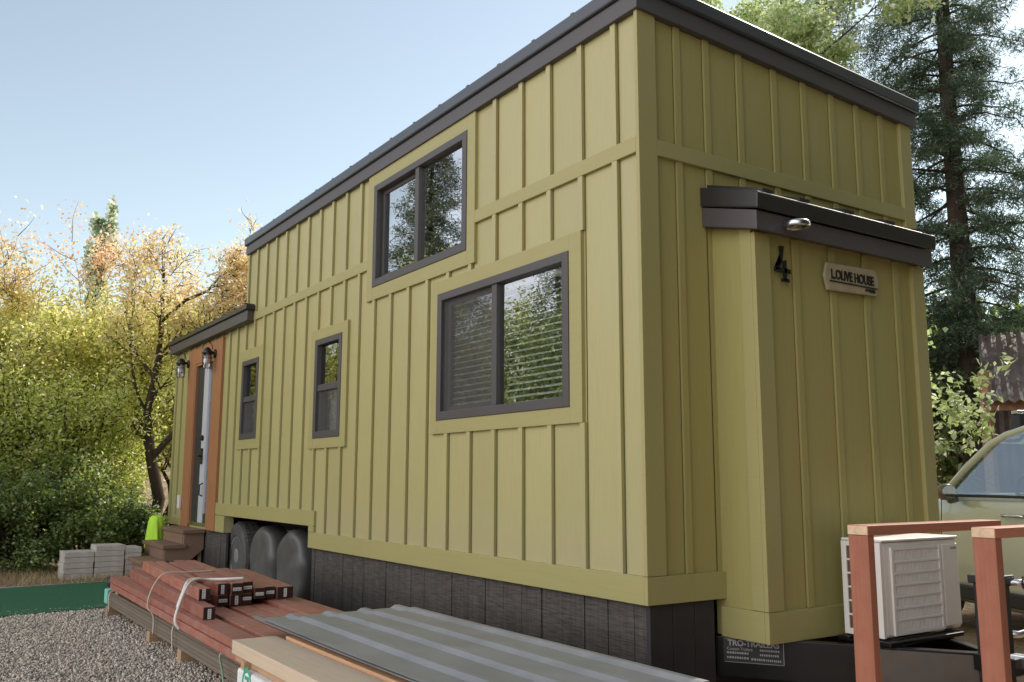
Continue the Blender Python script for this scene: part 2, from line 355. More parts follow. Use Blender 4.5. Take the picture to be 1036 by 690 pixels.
scene.view_settings.view_transform = 'Standard'; scene.view_settings.look = 'None'; scene.view_settings.exposure = 0
scene.cycles.max_bounces = 8; scene.cycles.transparent_max_bounces = 16

# ------------------------------------------------------------------ ground
def sheet(name, pts, z, mat, label):
    o = MB().add([(x, y, z) for x, y in pts], [tuple(range(len(pts)))]).build(name, mat); return struct(o, label)
sheet('ground', [(-600, -600), (600, -600), (600, 600), (-600, 600)], 0, M['dirt'], 'dry tan dirt ground around the house')
sheet('gravel_yard', [(-9, -7), (-.05, -7), (-.05, 8.5), (-9, 8.2)], .004, M['gravelbase'], 'grey gravel yard in front of the house')
rg = np.random.default_rng(3)
n = 60000
c = np.stack([rg.uniform(-3.9, -1.2, n), rg.uniform(1.0, 6.15, n), rg.uniform(.002, .016, n)], 1)
base = np.array([(-1, -1, -1), (1, -1, -1), (1, 1, -1), (-1, 1, -1), (-1, -1, 1), (1, -1, 1), (1, 1, 1), (-1, 1, 1)], float)
sz = rg.uniform(.004, .0095, (n, 1, 1)) * rg.uniform(.6, 1.3, (n, 1, 3))
V = base[None] * rg.uniform(.5, 1.0, (n, 8, 3)) * sz
q = rg.normal(size=(n, 4)); q /= np.linalg.norm(q, axis=1, keepdims=True); a_, b_, c_, d_ = q.T
Rm = np.stack([np.stack([1 - 2 * (c_**2 + d_**2), 2 * (b_ * c_ - a_ * d_), 2 * (b_ * d_ + a_ * c_)], 1), np.stack([2 * (b_ * c_ + a_ * d_), 1 - 2 * (b_**2 + d_**2), 2 * (c_ * d_ - a_ * b_)], 1), np.stack([2 * (b_ * d_ - a_ * c_), 2 * (c_ * d_ + a_ * b_), 1 - 2 * (b_**2 + c_**2)], 1)], 1)
V = np.einsum('nij,nkj->nki', Rm, V) + c[:, None]
F = np.array([(0, 3, 2, 1), (4, 5, 6, 7), (0, 1, 5, 4), (1, 2, 6, 5), (2, 3, 7, 6), (3, 0, 4, 7)])[None] + (np.arange(n) * 8)[:, None, None]
o = np_mesh('gravel_stones', V.reshape(-1, 3), F.reshape(-1, 4), M['stone']); tag(o, 'loose grey brown gravel covering the yard in the left foreground', 'gravel', kind='stuff')
# turf mat
mb = MB(); mb.prism([(-5.5, 5.55, .006), (-1.43, 5.93, .006), (-1.06, 8.25, .006), (-5.5, 7.75, .006)], (0, 0, 0), (0, 0, .016))
tag(mb.build('turf_mat', M['turf'], loc=(-3, 7, .006)), 'dark green artificial turf mat lying flat at the edge of the gravel', 'turf mat')
# straw strip behind the turf
n = 9000
c = np.stack([rg.uniform(-5, -.4, n), rg.uniform(7.9, 10.2, n), np.zeros(n)], 1)
keep = c[:, 1] > 8.35 + .1 * np.sin(c[:, 0] * 5); c = c[keep]; n = len(c)
a = rg.uniform(0, 6.28, n); h = rg.uniform(.03, .13, n); lean = rg.normal(0, .05, (n, 2))
d = np.stack([np.cos(a), np.sin(a), 0 * a], 1) * .004
tip = c + np.concatenate([lean, h[:, None]], 1)
V = np.stack([c - d, c + d, tip], 1).reshape(-1, 3); F = np.arange(n * 3).reshape(n, 3)
o = np_mesh('dry_grass', V, F, M['straw']); tag(o, 'short straw coloured dry grass strip between turf mat and bushes', 'grass', kind='stuff')
# hills
def hill(name, cx, cy, rx, ry, h, seed, label):
    r_ = np.random.default_rng(seed); nx = 40
    U, W = np.meshgrid(np.linspace(-1, 1, nx), np.linspace(-1, 1, nx)); rad = np.clip(1 - (U**2 + W**2), 0, 1)
    Z = h * rad**.8 * (1 + .12 * np.sin(U * 7 + seed) + .1 * np.cos(W * 9)) - .05
    V = np.stack([cx + U * rx, cy + W * ry, Z], 2).reshape(-1, 3)
    idx = np.arange(nx * nx).reshape(nx, nx); F = np.stack([idx[:-1, :-1], idx[:-1, 1:], idx[1:, 1:], idx[1:, :-1]], 2).reshape(-1, 4)
    struct(np_mesh(name, V, F, M['hill'], smooth=True), label)
hill('hill', 4, 34, 26, 12, 3.4, 1, 'dry tan slope behind the left trees')
hill('hill_slope', 40, 22, 20, 22, 5.0, 2, 'dry slope behind the right trees')

# ------------------------------------------------------------------ the tiny house
H = thing('tiny_house', 'olive green board and batten tiny house on wheels with dark flat roof', 'tiny house', (1.25, 5, 0))
LEN, WID = 9.98, 2.5
ZT, ZM0, ZM1, ZB0, ZB1 = 3.84, 2.98, 3.07, .60, .742
WIN = {  # frame y0,y1,z0,z1 ; trim y0,y1,z0,z1
    'big': ((.605, 2.18, 1.637, 2.557), (.49, 2.27, 1.542, 2.655)),
    'loft': ((1.785, 3.32, 2.808, 3.69), (1.678, 3.44, 2.70, 3.84)),
    'mid': ((3.925, 4.55, 1.59, 2.513), (3.808, 4.665, 1.497, 2.61)),
    'far': ((6.20, 6.78, 1.652, 2.542), (6.075, 6.895, 1.545, 2.67))}
DOOR = (7.95, 8.80, .645, 2.72)
ARCH = (4.58, 7.22, .60, .79)
def rects_minus(u0, u1, v0, v1, holes):
    us = sorted({u0, u1, *[x for h in holes for x in h[:2] if u0 < x < u1]}); vs = sorted({v0, v1, *[x for h in holes for x in h[2:] if v0 < x < v1]})
    out = []
    for i in range(len(us) - 1):
        for j in range(len(vs) - 1):
            cu, cv = (us[i] + us[i + 1]) / 2, (vs[j] + vs[j + 1]) / 2
            if not any(h[0] < cu < h[1] and h[2] < cv < h[3] for h in holes): out.append((us[i], us[i + 1], vs[j], vs[j + 1]))
    return out
holes = [WIN[k][0] for k in WIN] + [DOOR, ARCH]
mb = MB()
BY_ = [.165 + .3117 * k + rnd.uniform(-.004, .004) for k in range(32)]
grooves = [(y - .008, y, ZB1, ZT + .02) for y in BY_ if y < LEN - .08]     # shadow gap beside each batten
def wall_quads(u0, u1, v0, v1):
    for a, b2, c2, d2 in rects_minus(u0, u1, v0, v1, holes + grooves):
        mb.add([(0, a, c2), (0, a, d2), (0, b2, d2), (0, b2, c2)], [(0, 1, 2, 3)])
    for a, b2, c2, d2 in rects_minus(u0, u1, v0, v1, holes):
        mb.add([(.09, a, c2), (.09, b2, c2), (.09, b2, d2), (.09, a, d2)], [(0, 1, 2, 3)])
wall_quads(0, 6.75, ZB0, ZT + .02); wall_quads(6.75, LEN, ZB0, 3.05)
for h in holes:     # reveals
    y0, y1, z0, z1 = h
    mb.add([(0, y0, z0), (.09, y0, z0), (.09, y0, z1), (0, y0, z1)], [(0, 1, 2, 3)]); mb.add([(0, y1, z0), (0, y1, z1), (.09, y1, z1), (.09, y1, z0)], [(0, 1, 2, 3)])
    mb.add([(0, y0, z1), (.09, y0, z1), (.09, y1, z1), (0, y1, z1)], [(0, 1, 2, 3)])
    if h is not ARCH: mb.add([(0, y0, z0), (0, y1, z0), (.09, y1, z0), (.09, y0, z0)], [(0, 1, 2, 3)])
TR = [WIN[k][1] for k in WIN] + [(7.58, 9.15, .6, 2.935), (4.45, 7.58, .6, .935)]
for k in range(32):     # battens are part of the siding
    y = BY_[k]
    if y > LEN - .08: continue
    top = ZT if y < 6.72 else 3.03
    for lo, hi in ((ZB1, ZM0), (ZM1, top)):
        if hi <= lo: continue
        cuts = sorted([(t[2], t[3]) for t in TR if t[0] - .045 < y < t[1]]); z = lo
        for c0, c1 in cuts:
            if c0 > z and z < hi: mb.box(-.021, .004, y, y + .043, z, min(c0, hi))
            z = max(z, c1)
        if z < hi: mb.box(-.021, .004, y, y + .043, z, hi)
mb.build('side_siding', M['olive'], H)
# long side trim bands (each its own board)
def tbox(name, y0, y1, z0, z1, t=.024, mat='olive_trim'):
    return MB().box(-t, .003, y0, y1, z0, z1).build(name, M[mat], H, .003)
tbox('base_trim', 0.0, 4.58, ZB0, ZB1); tbox('base_trim', 7.22, 7.58, ZB0, .79)
mb = MB().box(-.026, .003, 4.45, 7.58, .795, .935).box(-.026, .003, 4.45, 4.578, ZB1 + .002, .793); mb.build('wheel_arch_trim', M['olive_trim'], H, .003)
tbox('belt_trim', 0, 1.678, ZM0, ZM1); tbox('belt_trim', 3.44, 6.5, ZM0, ZM1)
tbox('base_trim', 9.15, LEN, ZB0, .70)
# end wall
def zr(x): return 3.84 - .052 * x
mb = MB()
EX = (.268, .502, .778, 1.088, 1.366, 1.645, 1.905, 2.165)
xs_ = [0] + [q for x in EX for q in (x - .007, x)] + [WID]
for a, b2 in zip(xs_[::2], xs_[1::2]):
    mb.add([(a, 0, ZB0), (b2, 0, ZB0), (b2, 0, zr(b2) + .02), (a, 0, zr(a) + .02)], [(0, 1, 2, 3)])
mb.add([(0, .03, ZB0), (WID, .03, ZB0), (WID, .03, zr(WID) + .02), (0, .03, zr(0) + .02)], [(0, 1, 2, 3)])
for i, x in enumerate(EX):
    mb.box(x, x + .043, -.013, .003, ZM1, zr(x) - .01); mb.box(x, x + .043, -.013, .003, ZB1 if x < .5 else 2.75, ZM0)
mb.build('end_siding', M['olive_shaded'], H)
mb = MB().box(-.022, .113, -.025, .003, ZB1, 3.82); mb.build('corner_trim', M['olive_trim'], H, .003)
mb = MB().box(2.39, WID + .01, -.025, .003, ZB1, 3.70); mb.build('corner_trim', M['olive_trim'], H, .003)
mb = MB().box(.113, 2.39, -.024, .003, ZM0, ZM1); mb.build('belt_trim', M['olive_trim'], H, .003)
mb = MB().box(-.022, .54, -.025, .003, ZB0, ZB1 - .002); mb.build('base_trim', M['olive_trim'], H, .003)
# unseen sides, floor, inner room
mb = MB().add([(WID, 0, ZB0), (WID, LEN, ZB0), (WID, LEN, 2.95), (WID, 0, 2.95)], [(0, 1, 2, 3)]).add([(WID, 0, 2.95), (WID, 6.75, 2.95), (WID, 6.75, 3.73), (WID, 0, 3.73)], [(0, 1, 2, 3)])
mb.add([(0, LEN, ZB0), (0, LEN, 3.05), (WID, LEN, 3.05), (WID, LEN, ZB0)], [(0, 1, 2, 3)]).add([(0, 6.75, 2.95), (0, 6.75, 3.86), (WID, 6.75, 3.74), (WID, 6.75, 2.95)], [(0, 1, 2, 3)])
mb.build('rear_siding', M['olive'], H)
mb = MB().box(.46, WID - .02, .02, LEN - .02, ZB0 + .004, ZB0 + .05); mb.box(.02, .455, .02, 4.5, ZB0 + .004, ZB0 + .05); mb.box(.02, .455, 7.3, LEN - .02, ZB0 + .004, ZB0 + .05);  mb.box(1.5, 1.55, .1, LEN - .1, .7, 3.0); mb.build('interior_floor', M['interior'], H)
MB().box(.095, .5, 4.5, 7.3, .80, .84).build('wheel_well', M['black_metal'], H); MB().box(.475, .49, 4.5, 7.3, .06, .799).build('wheel_well', M['black_metal'], H)
# roofs
def roof(name, y0, y1, x0, x1, zl, drop, seam=True):
    def P(x, dz): return (x, zl - drop * (x - x0) / (x1 - x0) + dz)
    mb = MB()
    mb.prism([(x0, y0, P(x0, 0)[1]), (x1, y0, P(x1, 0)[1]), (x1, y0, P(x1, .105)[1]), (x0, y0, P(x0, .105)[1])], (0, 0, 0), (0, y1 - y0, 0))
    fa = mb
    top = MB(); e = .022
    top.prism([(x0 - e, y0 - e, P(x0, .108)[1]), (x1 + e, y0 - e, P(x1, .108)[1]), (x1 + e, y0 - e, P(x1, .20)[1]), (x0 - e, y0 - e, P(x0, .20)[1])], (0, 0, 0), (0, y1 - y0 + 2 * e, 0))
    return fa, top
fa, tp = roof('roof', -.045, 6.79, -.04, 2.56, 3.795, .125)
ro = tp.build('roof', M['roofmetal'], H, .012)
fa.build('fascia', M['fascia'], ro, .004)
for k in range(17):
    y = .1 + .41 * k; MB().prism([(-.05, y, 3.985), (2.57, y, 3.857), (2.57, y, 3.88), (-.05, y, 4.008)], (0, 0, 0), (0, .03, 0)).build('standing_seam', M['roofmetal'], ro)
fa = MB().prism([(-.10, 6.45, 2.975), (2.56, 6.45, 2.85), (2.56, 6.45, 2.97), (-.10, 6.45, 3.095)], (0, 0, 0), (0, 3.52, 0))
tp = MB().prism([(-.125, 6.42, 3.098), (2.58, 6.42, 2.973), (2.58, 6.42, 3.03), (-.125, 6.42, 3.155)], (0, 0, 0), (0, 3.58, 0))
ro2 = tp.build('lower_roof', M['roofdark'], H, .006); fa.build('fascia', M['fascia'], ro2, .004)
mb = MB()
for k in range(9):
    y = 6.5 + .41 * k; mb.prism([(-.12, y, 3.153), (2.57, y, 3.028), (2.57, y, 3.055), (-.12, y, 3.18)], (0, 0, 0), (0, .03, 0))
mb.build('standing_seam', M['roofmetal'], ro2)
# bump-out
BX0, BX1, BY = .54, 2.05, -.30
BO = MB(); GX = (.845, 1.163, 1.475, 1.775); xs_ = [BX0] + [q for x in GX for q in (x - .007, x)] + [BX1]
for a, b2 in zip(xs_[::2], xs_[1::2]): BO.add([(a, BY, .41), (b2, BY, .41), (b2, BY, 2.62), (a, BY, 2.62)], [(0, 1, 2, 3)])
BO.add([(BX0, BY + .03, .41), (BX1, BY + .03, .41), (BX1, BY + .03, 2.62), (BX0, BY + .03, 2.62)], [(0, 1, 2, 3)])
BO.add([(BX0, .05, .41), (BX0, BY, .41), (BX0, BY, 2.72), (BX0, .05, 2.8)], [(0, 1, 2, 3)]).add([(BX1, BY, .41), (BX1, 0, .41), (BX1, 0, 2.8), (BX1, BY, 2.72)], [(0, 1, 2, 3)])
BO.add([(BX0, BY, .411), (BX0, .05, .411), (BX1, .05, .411), (BX1, BY, .411)], [(0, 1, 2, 3)])
for x in GX: BO.box(x, x + .045, BY - .013, BY + .003, .562, 2.55)
bo = BO.build('storage_bumpout', M['olive_shaded'], H)
t = MB().box(BX0 - .022, BX0 + .10, BY - .025, BY + .003, .562, 2.545); t.build('corner_trim', M['olive_trim'], bo, .003)
t = MB().box(BX0 - .020, BX0 + .003, BY + .005, BY + .085, .562, 2.60); t.build('corner_trim', M['olive_trim'], bo, .003)
t = MB().box(BX1 - .10, BX1 + .02, BY - .025, BY + .003, .562, 2.545); t.build('corner_trim', M['olive_trim'], bo, .003)
t = MB().box(BX0 - .023, BX1 + .02, BY - .026, BY + .003, .405, .560).box(BX0 - .023, BX0 + .003, BY + .004, -.001, .405, .560); t.build('base_trim', M['olive_trim'], bo, .003)
# bump-out roof
rf = MB(); xa, xb = .46, 2.06
rf.prism([(xa - .012, -.002, 2.752), (xa - .012, -.415, 2.642), (xa - .012, -.42, 2.735), (xa - .012, -.002, 2.865)], (0, 0, 0), (xb - xa + .03, 0, 0))
ar = rf.build('bumpout_roof', M['roofdark'], H, .008)
f2 = MB().prism([(xa, -.002, 2.637), (xa, -.395, 2.535), (xa, -.395, 2.639), (xa, -.002, 2.748)], (0, 0, 0), (xb - xa, 0, 0)); f2.build('fascia', M['fascia'], ar, .004)
for x in (.50, .80, 1.19, 1.585, 1.97):
    MB().prism([(x, -.41, 2.728), (x, -.41, 2.762), (x, -.01, 2.886), (x, -.01, 2.858)], (0, 0, 0), (.085, 0, 0)).build('standing_seam', M['roofdark'], ar)
# round light on the fascia
lm = MB().lathe((.70, -.462, 2.562), (0, 0, 1), [(.052, .014), (.052, 0), (.066, 0), (.070, .006), (.070, .026), (.062, .034), (.02, .036)], 28); lm.box(.672, .728, -.43, -.392, 2.574, 2.594)
lo = lm.build('puck_light', M['chrome'], H, 0, True)
MB().lathe((.70, -.462, 2.568), (0, 0, 1), [(.02, 0), (.0515, .002), (.0515, .006)], 24).build('lens', M['lampglass'], lo, 0, True)
# house number
num = MB(); yb = BY - .024
def npoly(mb, pts): mb.prism([(x, yb, z) for x, z in pts], (0, -.012, 0), (0, 0, 0))
npoly(num, [(.708, 2.492), (.742, 2.492), (.728, 2.43), (.700, 2.385), (.668, 2.368), (.668, 2.352), (.700, 2.362), (.722, 2.40)])
npoly(num, [(.664, 2.368), (.664, 2.345), (.790, 2.345), (.790, 2.368)])
npoly(num, [(.738, 2.412), (.758, 2.418), (.758, 2.30), (.738, 2.30)])
npoly(num, [(.718, 2.312), (.718, 2.294), (.778, 2.294), (.778, 2.312)])
fixnormals(num.build('house_number', M['black_metal'], H))
# name sign
sg = MB().prism([(1.075, BY - .022, 2.375), (1.10, BY - .022, 2.452), (1.55, BY - .022, 2.462), (1.575, BY - .022, 2.385), (1.55, BY - .022, 2.305), (1.10, BY - .022, 2.292)], (0, -.018, 0), (0, 0, 0))
sgn = fixnormals(sg.build('name_sign', plain('pale_sign_wood', (.36, .305, .19), .7, 0, .15, 12), H, .004)); ys = BY - .0435
lt = MB(); put_text(lt, 'L.OLIVE HOUSE', .078, (1.325, ys, 2.386), (1, 0, .0), (0, 0, 1), 'CENTER', .74, .0018)
lt.box(1.115, 1.55, ys - .002, ys + .003, 2.343, 2.350); lt.box(1.44, 1.47, ys - .002, ys + .003, 2.322, 2.336); lt.box(1.478, 1.53, ys - .002, ys + .003, 2.318, 2.337)
lt.build('sign_lettering', M['black_metal'], sgn)

# windows
def pane(x, a, b, c, d): return MB().add([(x, a, c), (x, a, d), (x, b, d), (x, b, c)], [(0, 1, 2, 3)])
def window(key, style):
    (y0, y1, z0, z1), (a0, a1, b0, b1) = WIN[key]; fwid = .062
    tr = MB().box(-.025, .003, a0, y0, b0, b1).box(-.025, .003, y1, a1, b0, b1).box(-.0245, .003, y0, y1, b0, z0).box(-.0245, .003, y0, y1, z1, b1)
    wroot = None
    fr = MB(); t = -.032
    fr.box(t, .06, y0, y0 + fwid, z0, z1).box(t, .06, y1 - fwid, y1, z0, z1).box(t + .0005, .06, y0 + fwid, y1 - fwid, z0, z0 + fwid).box(t + .0005, .06, y0 + fwid, y1 - fwid, z1 - fwid * .9, z1)
    wo = fr.build('window', M['frame'], H, .004)
    tr.build('window_trim', M['olive_trim'], H, .003)
    iy0, iy1, iz0, iz1 = y0 + fwid, y1 - fwid, z0 + fwid, z1 - fwid * .9
    gmat = M['glass_hi'] if key == 'loft' else M['glass']
    if style == 'slider':
        ym = (iy0 + iy1) / 2 + (.03 if key == 'big' else .0)
        MB().box(-.022, .05, ym - .03, ym + .03, iz0 + .001, iz1 - .001).build('mullion', M['frame'], wo, .003)
        pane(.010, iy0, ym - .031, iz0, iz1).build('pane', gmat, wo)
        pane(.030, ym + .031, iy1, iz0, iz1).build('pane', gmat, wo)
        sash = MB(); s0, s1 = ym + .031, iy1
        sash.box(.024, .045, s1 - .04, s1 - .001, iz0 + .001, iz1 - .001).box(.0245, .0445, s0, s1 - .04, iz0 + .001, iz0 + .035).box(.0245, .0445, s0, s1 - .04, iz1 - .035, iz1 - .001); sash.build('sash', M['frame'], wo, .002)
        if key == 'big': MB().add([(-.004, s0, iz0), (-.004, s1, iz0), (-.004, s1, iz1), (-.004, s0, iz1)], [(0, 3, 2, 1)]).build('insect_screen', M['screen'], wo)
    else:
        zm = (iz0 + iz1) / 2 + .0
        MB().box(-.02, .05, iy0 + .001, iy1 - .001, zm - .03, zm + .03).build('mullion', M['frame'], wo, .003)
        pane(.012, iy0, iy1, zm + .031, iz1).build('pane', gmat, wo)
        pane(.030, iy0, iy1, iz0, zm - .031).build('pane', gmat, wo)
        MB().add([(-.004, iy0, iz0), (-.004, iy1, iz0), (-.004, iy1, zm - .03), (-.004, iy0, zm - .03)], [(0, 3, 2, 1)]).build('insect_screen', M['screen'], wo)
    if key in ('big',):
        bl = MB(); z = iz0 + .01
        while z < iz1 - .03:
            bl.obox((.070, (iy0 + iy1) / 2, z), (.0195, 0, .0085), (0, (iy1 - iy0) / 2 - .01, 0), (-.0006, 0, .0013)); z += .042
        bl.box(.05, .095, iy0, iy1, iz1 - .035, iz1 - .002); bl.build('blind', M['blind'], wo)
    else:
        MB().box(.12, .13, iy0 - .02, iy1 + .02, iz0 - .02, zm - .0 if style != 'slider' else iz0 + .02).build('shade', M['blind'], wo)
window('big', 'slider'); window('loft', 'slider'); window('mid', 'hung'); window('far', 'hung')

# door with cedar trim
y0, y1, z0, z1 = DOOR
ct = MB().box(-.035, .003, 7.58, y0, .60, 2.935).box(-.035, .003, y1, 9.15, .60, 2.935).box(-.0345, .003, y0, y1, z1, 2.93)
ct.build('door_trim', M['cedar'], H, .004)
jb = MB().box(-.028, .10, y0 - .001, y0 + .035, z0, z1).box(-.028, .10, y1 - .035, y1 + .001, z0, z1).box(-.028, .10, y0 + .035, y1 - .035, z1 - .035, z1 + .001); jb.build('door_jamb', M['cedar'], H, .002)
D = MB().box(.004, .05, 8.42, 8.765, z0 + .03, z1 - .035).box(.0, .048, 7.985, 8.02, z0 + .03, z1 - .035).box(.001, .047, 8.02, 8.21, z0 + .03, z0 + .14).box(.001, .047, 8.02, 8.21, z1 - .12, z1 - .036)
do = D.build('door', M['door_dark'], H, .003)
MB().box(-.010, .048, 8.21, 8.415, z0 + .03, z1 - .036).build('door_stile', M['door_white'], do, .003)
MB().box(.018, .022, 8.02, 8.21, z0 + .14, z1 - .12).build('pane', M['glass'], do)
MB().box(.05, .054, 8.0, 8.23, z0 + .12, z1 - .10).build('door_curtain', M['blind'], do)
hd = MB().box(-.022, -.009, 8.30, 8.37, 1.40, 1.60).tube([(-.07, 8.33, 1.50), (-.07, 8.24, 1.50)], .012).tube([(-.01, 8.33, 1.50), (-.075, 8.33, 1.50)], .012).lathe((-.009, 8.33, 1.73), (-1, 0, 0), [(.035, 0), (.033, .025)], 16)
hd.build('handle', M['black_metal'], do); MB().tube([(-.009, 8.24, 1.0), (-.05, 8.24, 1.02), (-.05, 8.24, 1.14), (-.009, 8.24, 1.16)], .01).build('pull_hook', M['black_metal'], do)
MB().box(-.02, .14, y0 + .03, y1 - .03, z0 - .012, z0 + .03).build('threshold', M['chrome'], H, .003)
# outlet by the door
ob = MB().box(-.075, -.035, 9.12, 9.22, .82, 1.0); ob.build('outlet_box', M['acwhite'], H, .01)
# caged lanterns
def lantern(y, z):
    bx = -.035; cx = -.135
    lb = MB().lathe((bx, y, z), (-1, 0, 0), [(.055, 0), (.055, .018), (.03, .024)], 18).tube([(bx, y, z), (bx - .05, y, z + .02), (cx, y, z + .02)], .014)
    lb.lathe((cx, y, z - .01), (0, 0, 1), [(.062, 0), (.066, .012), (.05, .05), (.03, .07), (.012, .085)], 20)
    lb.tube([(cx + .06 * math.cos(t), y, z + .05 + .10 * math.sin(t)) for t in [k * math.pi / 10 for k in range(11)]], .005, 6)
    l = lb.build('porch_lantern', M['black_metal'], H, 0, True)
    MB().lathe((cx, y, z - .19), (0, 0, 1), [(.03, 0), (.046, .012), (.05, .05), (.05, .178)], 20).build('lantern_glass', M['lampglass'], l, 0, True)
    MB().lathe((cx, y, z - .13), (0, 0, 1), [(.012, 0), (.024, .03), (.022, .07), (.012, .11)], 12).build('bulb', M['tag'], l, 0, True)
    cg = MB()
    for k in range(6):
        a = k * math.pi / 3; cg.tube([(cx + .057 * math.cos(a), y + .057 * math.sin(a), z - .01), (cx + .057 * math.cos(a), y + .057 * math.sin(a), z - .16), (cx + .04 * math.cos(a), y + .04 * math.sin(a), z - .2)], .0032, 5)
    for zz in (z - .06, z - .13): cg.tube([(cx + .058 * math.cos(a), y + .058 * math.sin(a), zz) for a in [k * math.pi / 8 for k in range(17)]], .003, 5)
    cg.build('cage', M['black_metal'], l)
lantern(9.15, 2.76); lantern(7.87, 2.76)

# skirt boards
sk_ = MB(); y = 0.0
edges = [0, .125, .336, .536, .74, .942, 1.15, 1.357, 1.568, 1.785]
while edges[-1] < 4.5: edges.append(edges[-1] + .21 + rnd.uniform(-.01, .01))
edges[-1] = 4.57
segs = [(edges[i], edges[i + 1]) for i in range(len(edges) - 1)]
yy = 7.22
while yy < 9.9: segs.append((yy, min(yy + .21, 9.97))); yy += .21
sk2 = MB()
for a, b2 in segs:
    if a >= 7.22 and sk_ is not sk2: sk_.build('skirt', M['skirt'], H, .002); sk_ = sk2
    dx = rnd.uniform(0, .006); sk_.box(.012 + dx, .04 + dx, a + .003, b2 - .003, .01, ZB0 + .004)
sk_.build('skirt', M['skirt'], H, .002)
sk_ = MB(); x = .02
for a, b2 in ((.012, .165), (.17, .32), (.325, .465)): sk_.box(a, b2, -.002, .03, .01, ZB0 + .004)
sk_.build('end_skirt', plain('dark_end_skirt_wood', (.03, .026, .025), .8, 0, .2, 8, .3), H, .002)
MB().box(.55, 2.3, .1, 9.8, .05, .58).build('underfloor_void', M['black_metal'], H)
# wheels
for k, y in enumerate((7.05, 6.2, 5.35)):
    if k == 0:
        wx = .31; ty = MB().lathe((wx, y, .35), (-1, 0, 0), [(.22, 0), (.33, .0), (.362, .02), (.372, .05), (.372, .19), (.362, .225), (.33, .245), (.235, .24), (.215, .225)], 40)
        for j in range(48):
            a = j * 2 * math.pi / 48
            for off in (.06, .12, .18): ty.obox((wx - off, y + .374 * math.cos(a), .35 + .374 * math.sin(a)), (.022, 0, 0), (0, -.016 * math.sin(a), .016 * math.cos(a)), (0, .006 * math.cos(a), .006 * math.sin(a)))
        wl = ty.build('wheel', M['rubber'], H)
        rm = MB().lathe((.17, y, .35), (-1, 0, 0), [(.21, 0), (.215, .09), (.20, .085), (.17, .04), (.09, .05), (.08, .085), (.05, .09)], 28)
        for j in range(8):
            a = j * math.pi / 4; rm.obox((.10, y + .14 * math.cos(a), .35 + .14 * math.sin(a)), (.012, 0, 0), (0, .05 * math.cos(a), .05 * math.sin(a)), (0, -.018 * math.sin(a), .018 * math.cos(a)))
        rm.build('rim', M['rim'], wl)
    else:
        n_ = 40; cv = MB(); prof = [(.30, 0), (.365, .01), (.383, .04), (.384, .19), (.372, .235), (.33, .26), (.25, .272), (.12, .280), (.01, .282)]
        cv.lathe((.335, y, .335), (-1, 0, 0), prof, n_)
        cv.v = [(p[0] + .010 * math.sin(17 * p[2] + 9 * p[1] + k), p[1] + .007 * math.sin(p[2] * 22 + k), p[2] + .008 * math.sin(p[1] * 19 + 8 * p[0])) for p in cv.v]
        cv.build('wheel_cover', M['cover'], H, 0, True)
MB().tube([(.3, 5.35, .37), (2.2, 5.35, .37)], .05).tube([(.3, 6.2, .37), (2.2, 6.2, .37)], .05).tube([(.3, 7.05, .37), (2.2, 7.05, .37)], .05).build('axle', M['black_metal'], H)
# trailer tongue
TG = MB(); dv = Vector((.521, -.765, 0)).normalized(); sd = Vector((dv.y, -dv.x, 0))
def beam(a, b2, z0, z1, wd=.055, flip=1):
    a = Vector(a); b2 = Vector(b2); d = (b2 - a).normalized(); nn = Vector((-d.y, d.x, 0)) * flip
    pr = [(0, z0), (wd, z0), (wd, z0 + .012), (.010, z0 + .012), (.010, z1 - .012), (wd, z1 - .012), (wd, z1), (0, z1)]
    TG.prism([a + nn * u + Vector((0, 0, z)) for u, z in pr], (0, 0, 0), b2 - a)
P0 = Vector((.704, -.266, 0))
beam(P0 - dv * .36, P0 + dv * .98, .20, .403)
beam(Vector((2.5 - .50, 0.05, 0)), Vector((1.30, -1.06, 0)), .20, .403, .055, -1)
TG.box(.62, 1.95, .02, .09, .2, .39)
tg = fixnormals(TG.build('trailer_tongue', M['gloss_black'], H, .004))
pl_ = MB().prism([P0 + dv * .375 + sd * .004 + Vector((0, 0, .215)), P0 + dv * .90 + sd * .004 + Vector((0, 0, .215)), P0 + dv * .90 + sd * .004 + Vector((0, 0, .392)), P0 + dv * .375 + sd * .004 + Vector((0, 0, .392))], (0, 0, 0), tuple(sd * .006))  # added plate, its lighter colour stands in for reflected light on the beam
fixnormals(pl_.build('beam_sheen_plate', M['beam_sheen'], tg, .002))
TG2 = MB().box(1.17, 1.33, -1.20, -1.0, .33, .408).box(.95, 1.6, -.71, -.63, .408, .43).box(.95, 1.6, -.47, -.40, .408, .43); TG2.build('mounting_rail', M['gloss_black'], tg, .004)
cp = MB().box(1.22, 1.28, -1.42, -1.15, .36, .42).lathe((1.25, -1.46, .35), (0, 0, 1), [(.05, 0), (.06, .03), (.05, .08)], 16); cp.build('coupler', M['chrome'], tg, .004)
